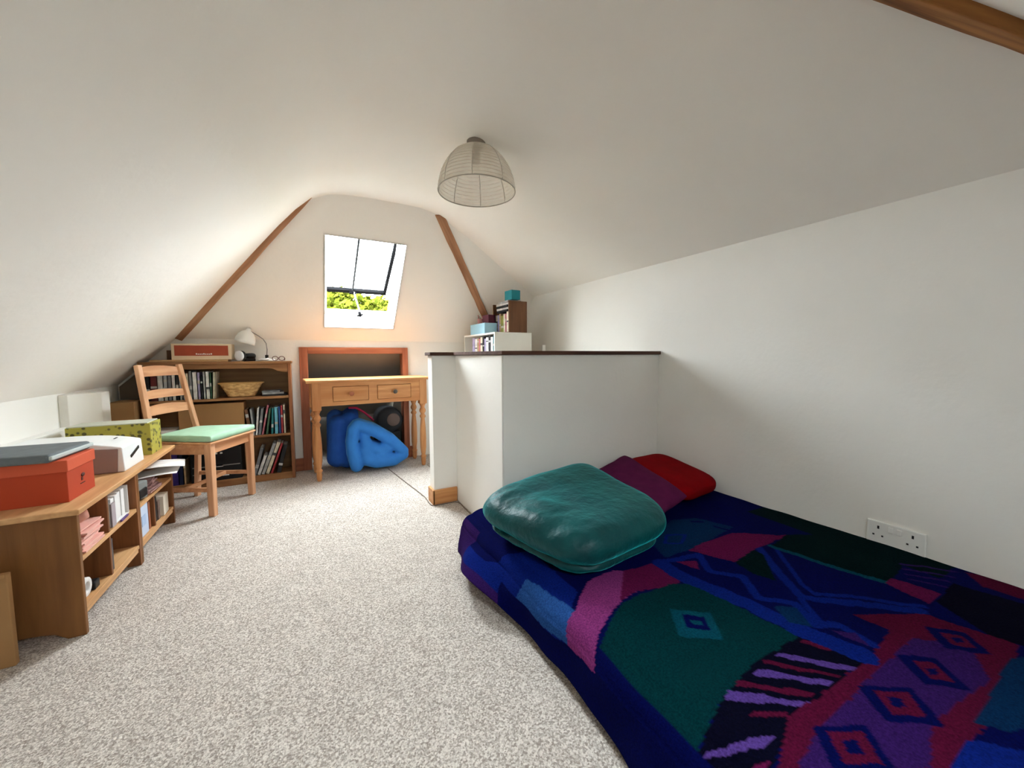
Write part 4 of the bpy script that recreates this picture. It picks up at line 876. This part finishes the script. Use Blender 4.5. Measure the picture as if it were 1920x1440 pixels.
fs = [(j * (NX + 1) + i, j * (NX + 1) + i + 1, (j + 1) * (NX + 1) + i + 1, (j + 1) * (NX + 1) + i) for j in range(NYB) for i in range(NX)]
me = bpy.data.meshes.new('bedspread'); me.from_pydata([tuple(v) for v in vs], [], fs); ca = me.color_attributes.new('pattern', 'FLOAT_COLOR', 'POINT')
ca.data.foreach_set('color', [q for c in cols for q in c]); me.polygons.foreach_set('use_smooth', [True] * len(me.polygons))
bed = bpy.data.objects.new('bedspread', me); col.objects.link(bed)
m = bpy.data.materials.new('patterned_wool_bedspread'); m.use_nodes = True; nt = m.node_tree; bs = nt.nodes['Principled BSDF']; bs.inputs['Roughness'].default_value = 1; bs.inputs['Specular IOR Level'].default_value = .03
at = nt.nodes.new('ShaderNodeVertexColor'); at.layer_name = 'pattern'; tcn = nt.nodes.new('ShaderNodeTexCoord'); nn = nt.nodes.new('ShaderNodeTexNoise'); nn.inputs['Scale'].default_value = 210; nn.inputs['Detail'].default_value = 3
nt.links.new(tcn.outputs['Object'], nn.inputs['Vector']); rr = nt.nodes.new('ShaderNodeValToRGB'); rr.color_ramp.elements[0].position = .3; rr.color_ramp.elements[0].color = (.55, .55, .6, 1); rr.color_ramp.elements[1].position = .7; rr.color_ramp.elements[1].color = (1.1, 1.1, 1.1, 1)
nt.links.new(nn.outputs['Fac'], rr.inputs[0]); mx = nt.nodes.new('ShaderNodeMix'); mx.data_type = 'RGBA'; mx.blend_type = 'MULTIPLY'; mx.inputs['Factor'].default_value = 1
nt.links.new(at.outputs['Color'], mx.inputs['A']); nt.links.new(rr.outputs[0], mx.inputs['B']); nt.links.new(mx.outputs['Result'], bs.inputs['Base Color'])
bp = nt.nodes.new('ShaderNodeBump'); bp.inputs['Strength'].default_value = .5; bp.inputs['Distance'].default_value = .004; nt.links.new(nn.outputs['Fac'], bp.inputs['Height']); nt.links.new(bp.outputs[0], bs.inputs['Normal'])
me.materials.append(m); sd = bed.modifiers.new('thickness', 'SOLIDIFY'); sd.thickness = .006; sd.offset = -1
origin(bed, (1.3, .65, .21)); tag(bed, 'navy, green and magenta bedspread with diamond and zigzag pattern over the mattress', 'bedspread')

# ------------------------------------------------------------ folded teal throw and two pillows at the bed head
Mteal = mat('teal_velvet_fleece', (1, 72, 73), .5, (1, 40, 44), 7, .5, 34, sheen=.55, spec=.22)
root = thing('folded_throw', 'folded shiny teal fleece throw at the head of the bed', 'throw', (.95, 1.25, .24))
def fold(name, zoff, grow, th, seed, c):
    P = [Vector(p) - Vector((.95, 1.25, .24)) + Vector((0, 0, zoff)) for p in c]
    ctr = sum(P, Vector()) / 4; P = [ctr + (p - ctr) * grow for p in P]
    def wr(u, v):
        e = max(0, .42 - v) / .42
        return .012 * nz(u * 3 + seed, v * 3, seed) + .007 * math.sin(u * 15 + 6 * v + seed) * e + .012 * nz(u * 12, v * 7, seed + 3) * (.2 + e)
    return cushion(P[0], P[1], P[2], P[3], th, 52, .5, wr, name, Mteal, root, .3, 7, 4.6)
cc = [(.560, 1.44, 0), (.705, .875, 0), (1.20, .920, 0), (1.31, 1.63, 0)]
lo = [(x, y, z) for (x, y, _), z in zip(cc, (.262, .258, .262, .275))]
hi = [(x, y, z) for (x, y, _), z in zip(cc, (.330, .325, .333, .357))]
fold('lower_fold', .0, .90, .06, 1.7, lo); fold('upper_fold', .0, 1.0, .135, 5.1, hi)
Mpl = mat('plum_cotton', (92, 28, 68), .9, (78, 21, 58), 18, .08, 80, spec=.05)
root = thing('plum_pillow', 'plum purple pillow leaning on the half wall beside the throw', 'pillow', (1.40, 1.35, .24))
def cus(root, pts, th, e, m, name, n=30, w=None, p_=4, rc=0):
    o0 = Vector(root.location); return cushion(*[Vector(p) - o0 for p in pts], th, n, e, w, name, m, root, 1, p_, rc)
cus(root, [(1.225, 1.08, .262), (1.515, 1.135, .305), (1.60, 1.615, .372), (1.30, 1.56, .315)], .085, .42, Mpl, 'pillow_cover', 30, lambda u, v: .006 * nz(u * 4, v * 4, 8))
Mrd = mat('scarlet_cotton', (132, 3, 12), .8, (116, 2, 9), 14, .05, 70, spec=.05)
root = thing('red_cushion', 'red flat cushion in the corner behind the plum pillow', 'cushion', (1.75, 1.42, .25))
cus(root, [(1.55, 1.165, .272), (1.905, 1.215, .268), (1.905, 1.63, .330), (1.61, 1.655, .316)], .085, .40, Mrd, 'cushion_cover', 36, None, 8, 4.6)
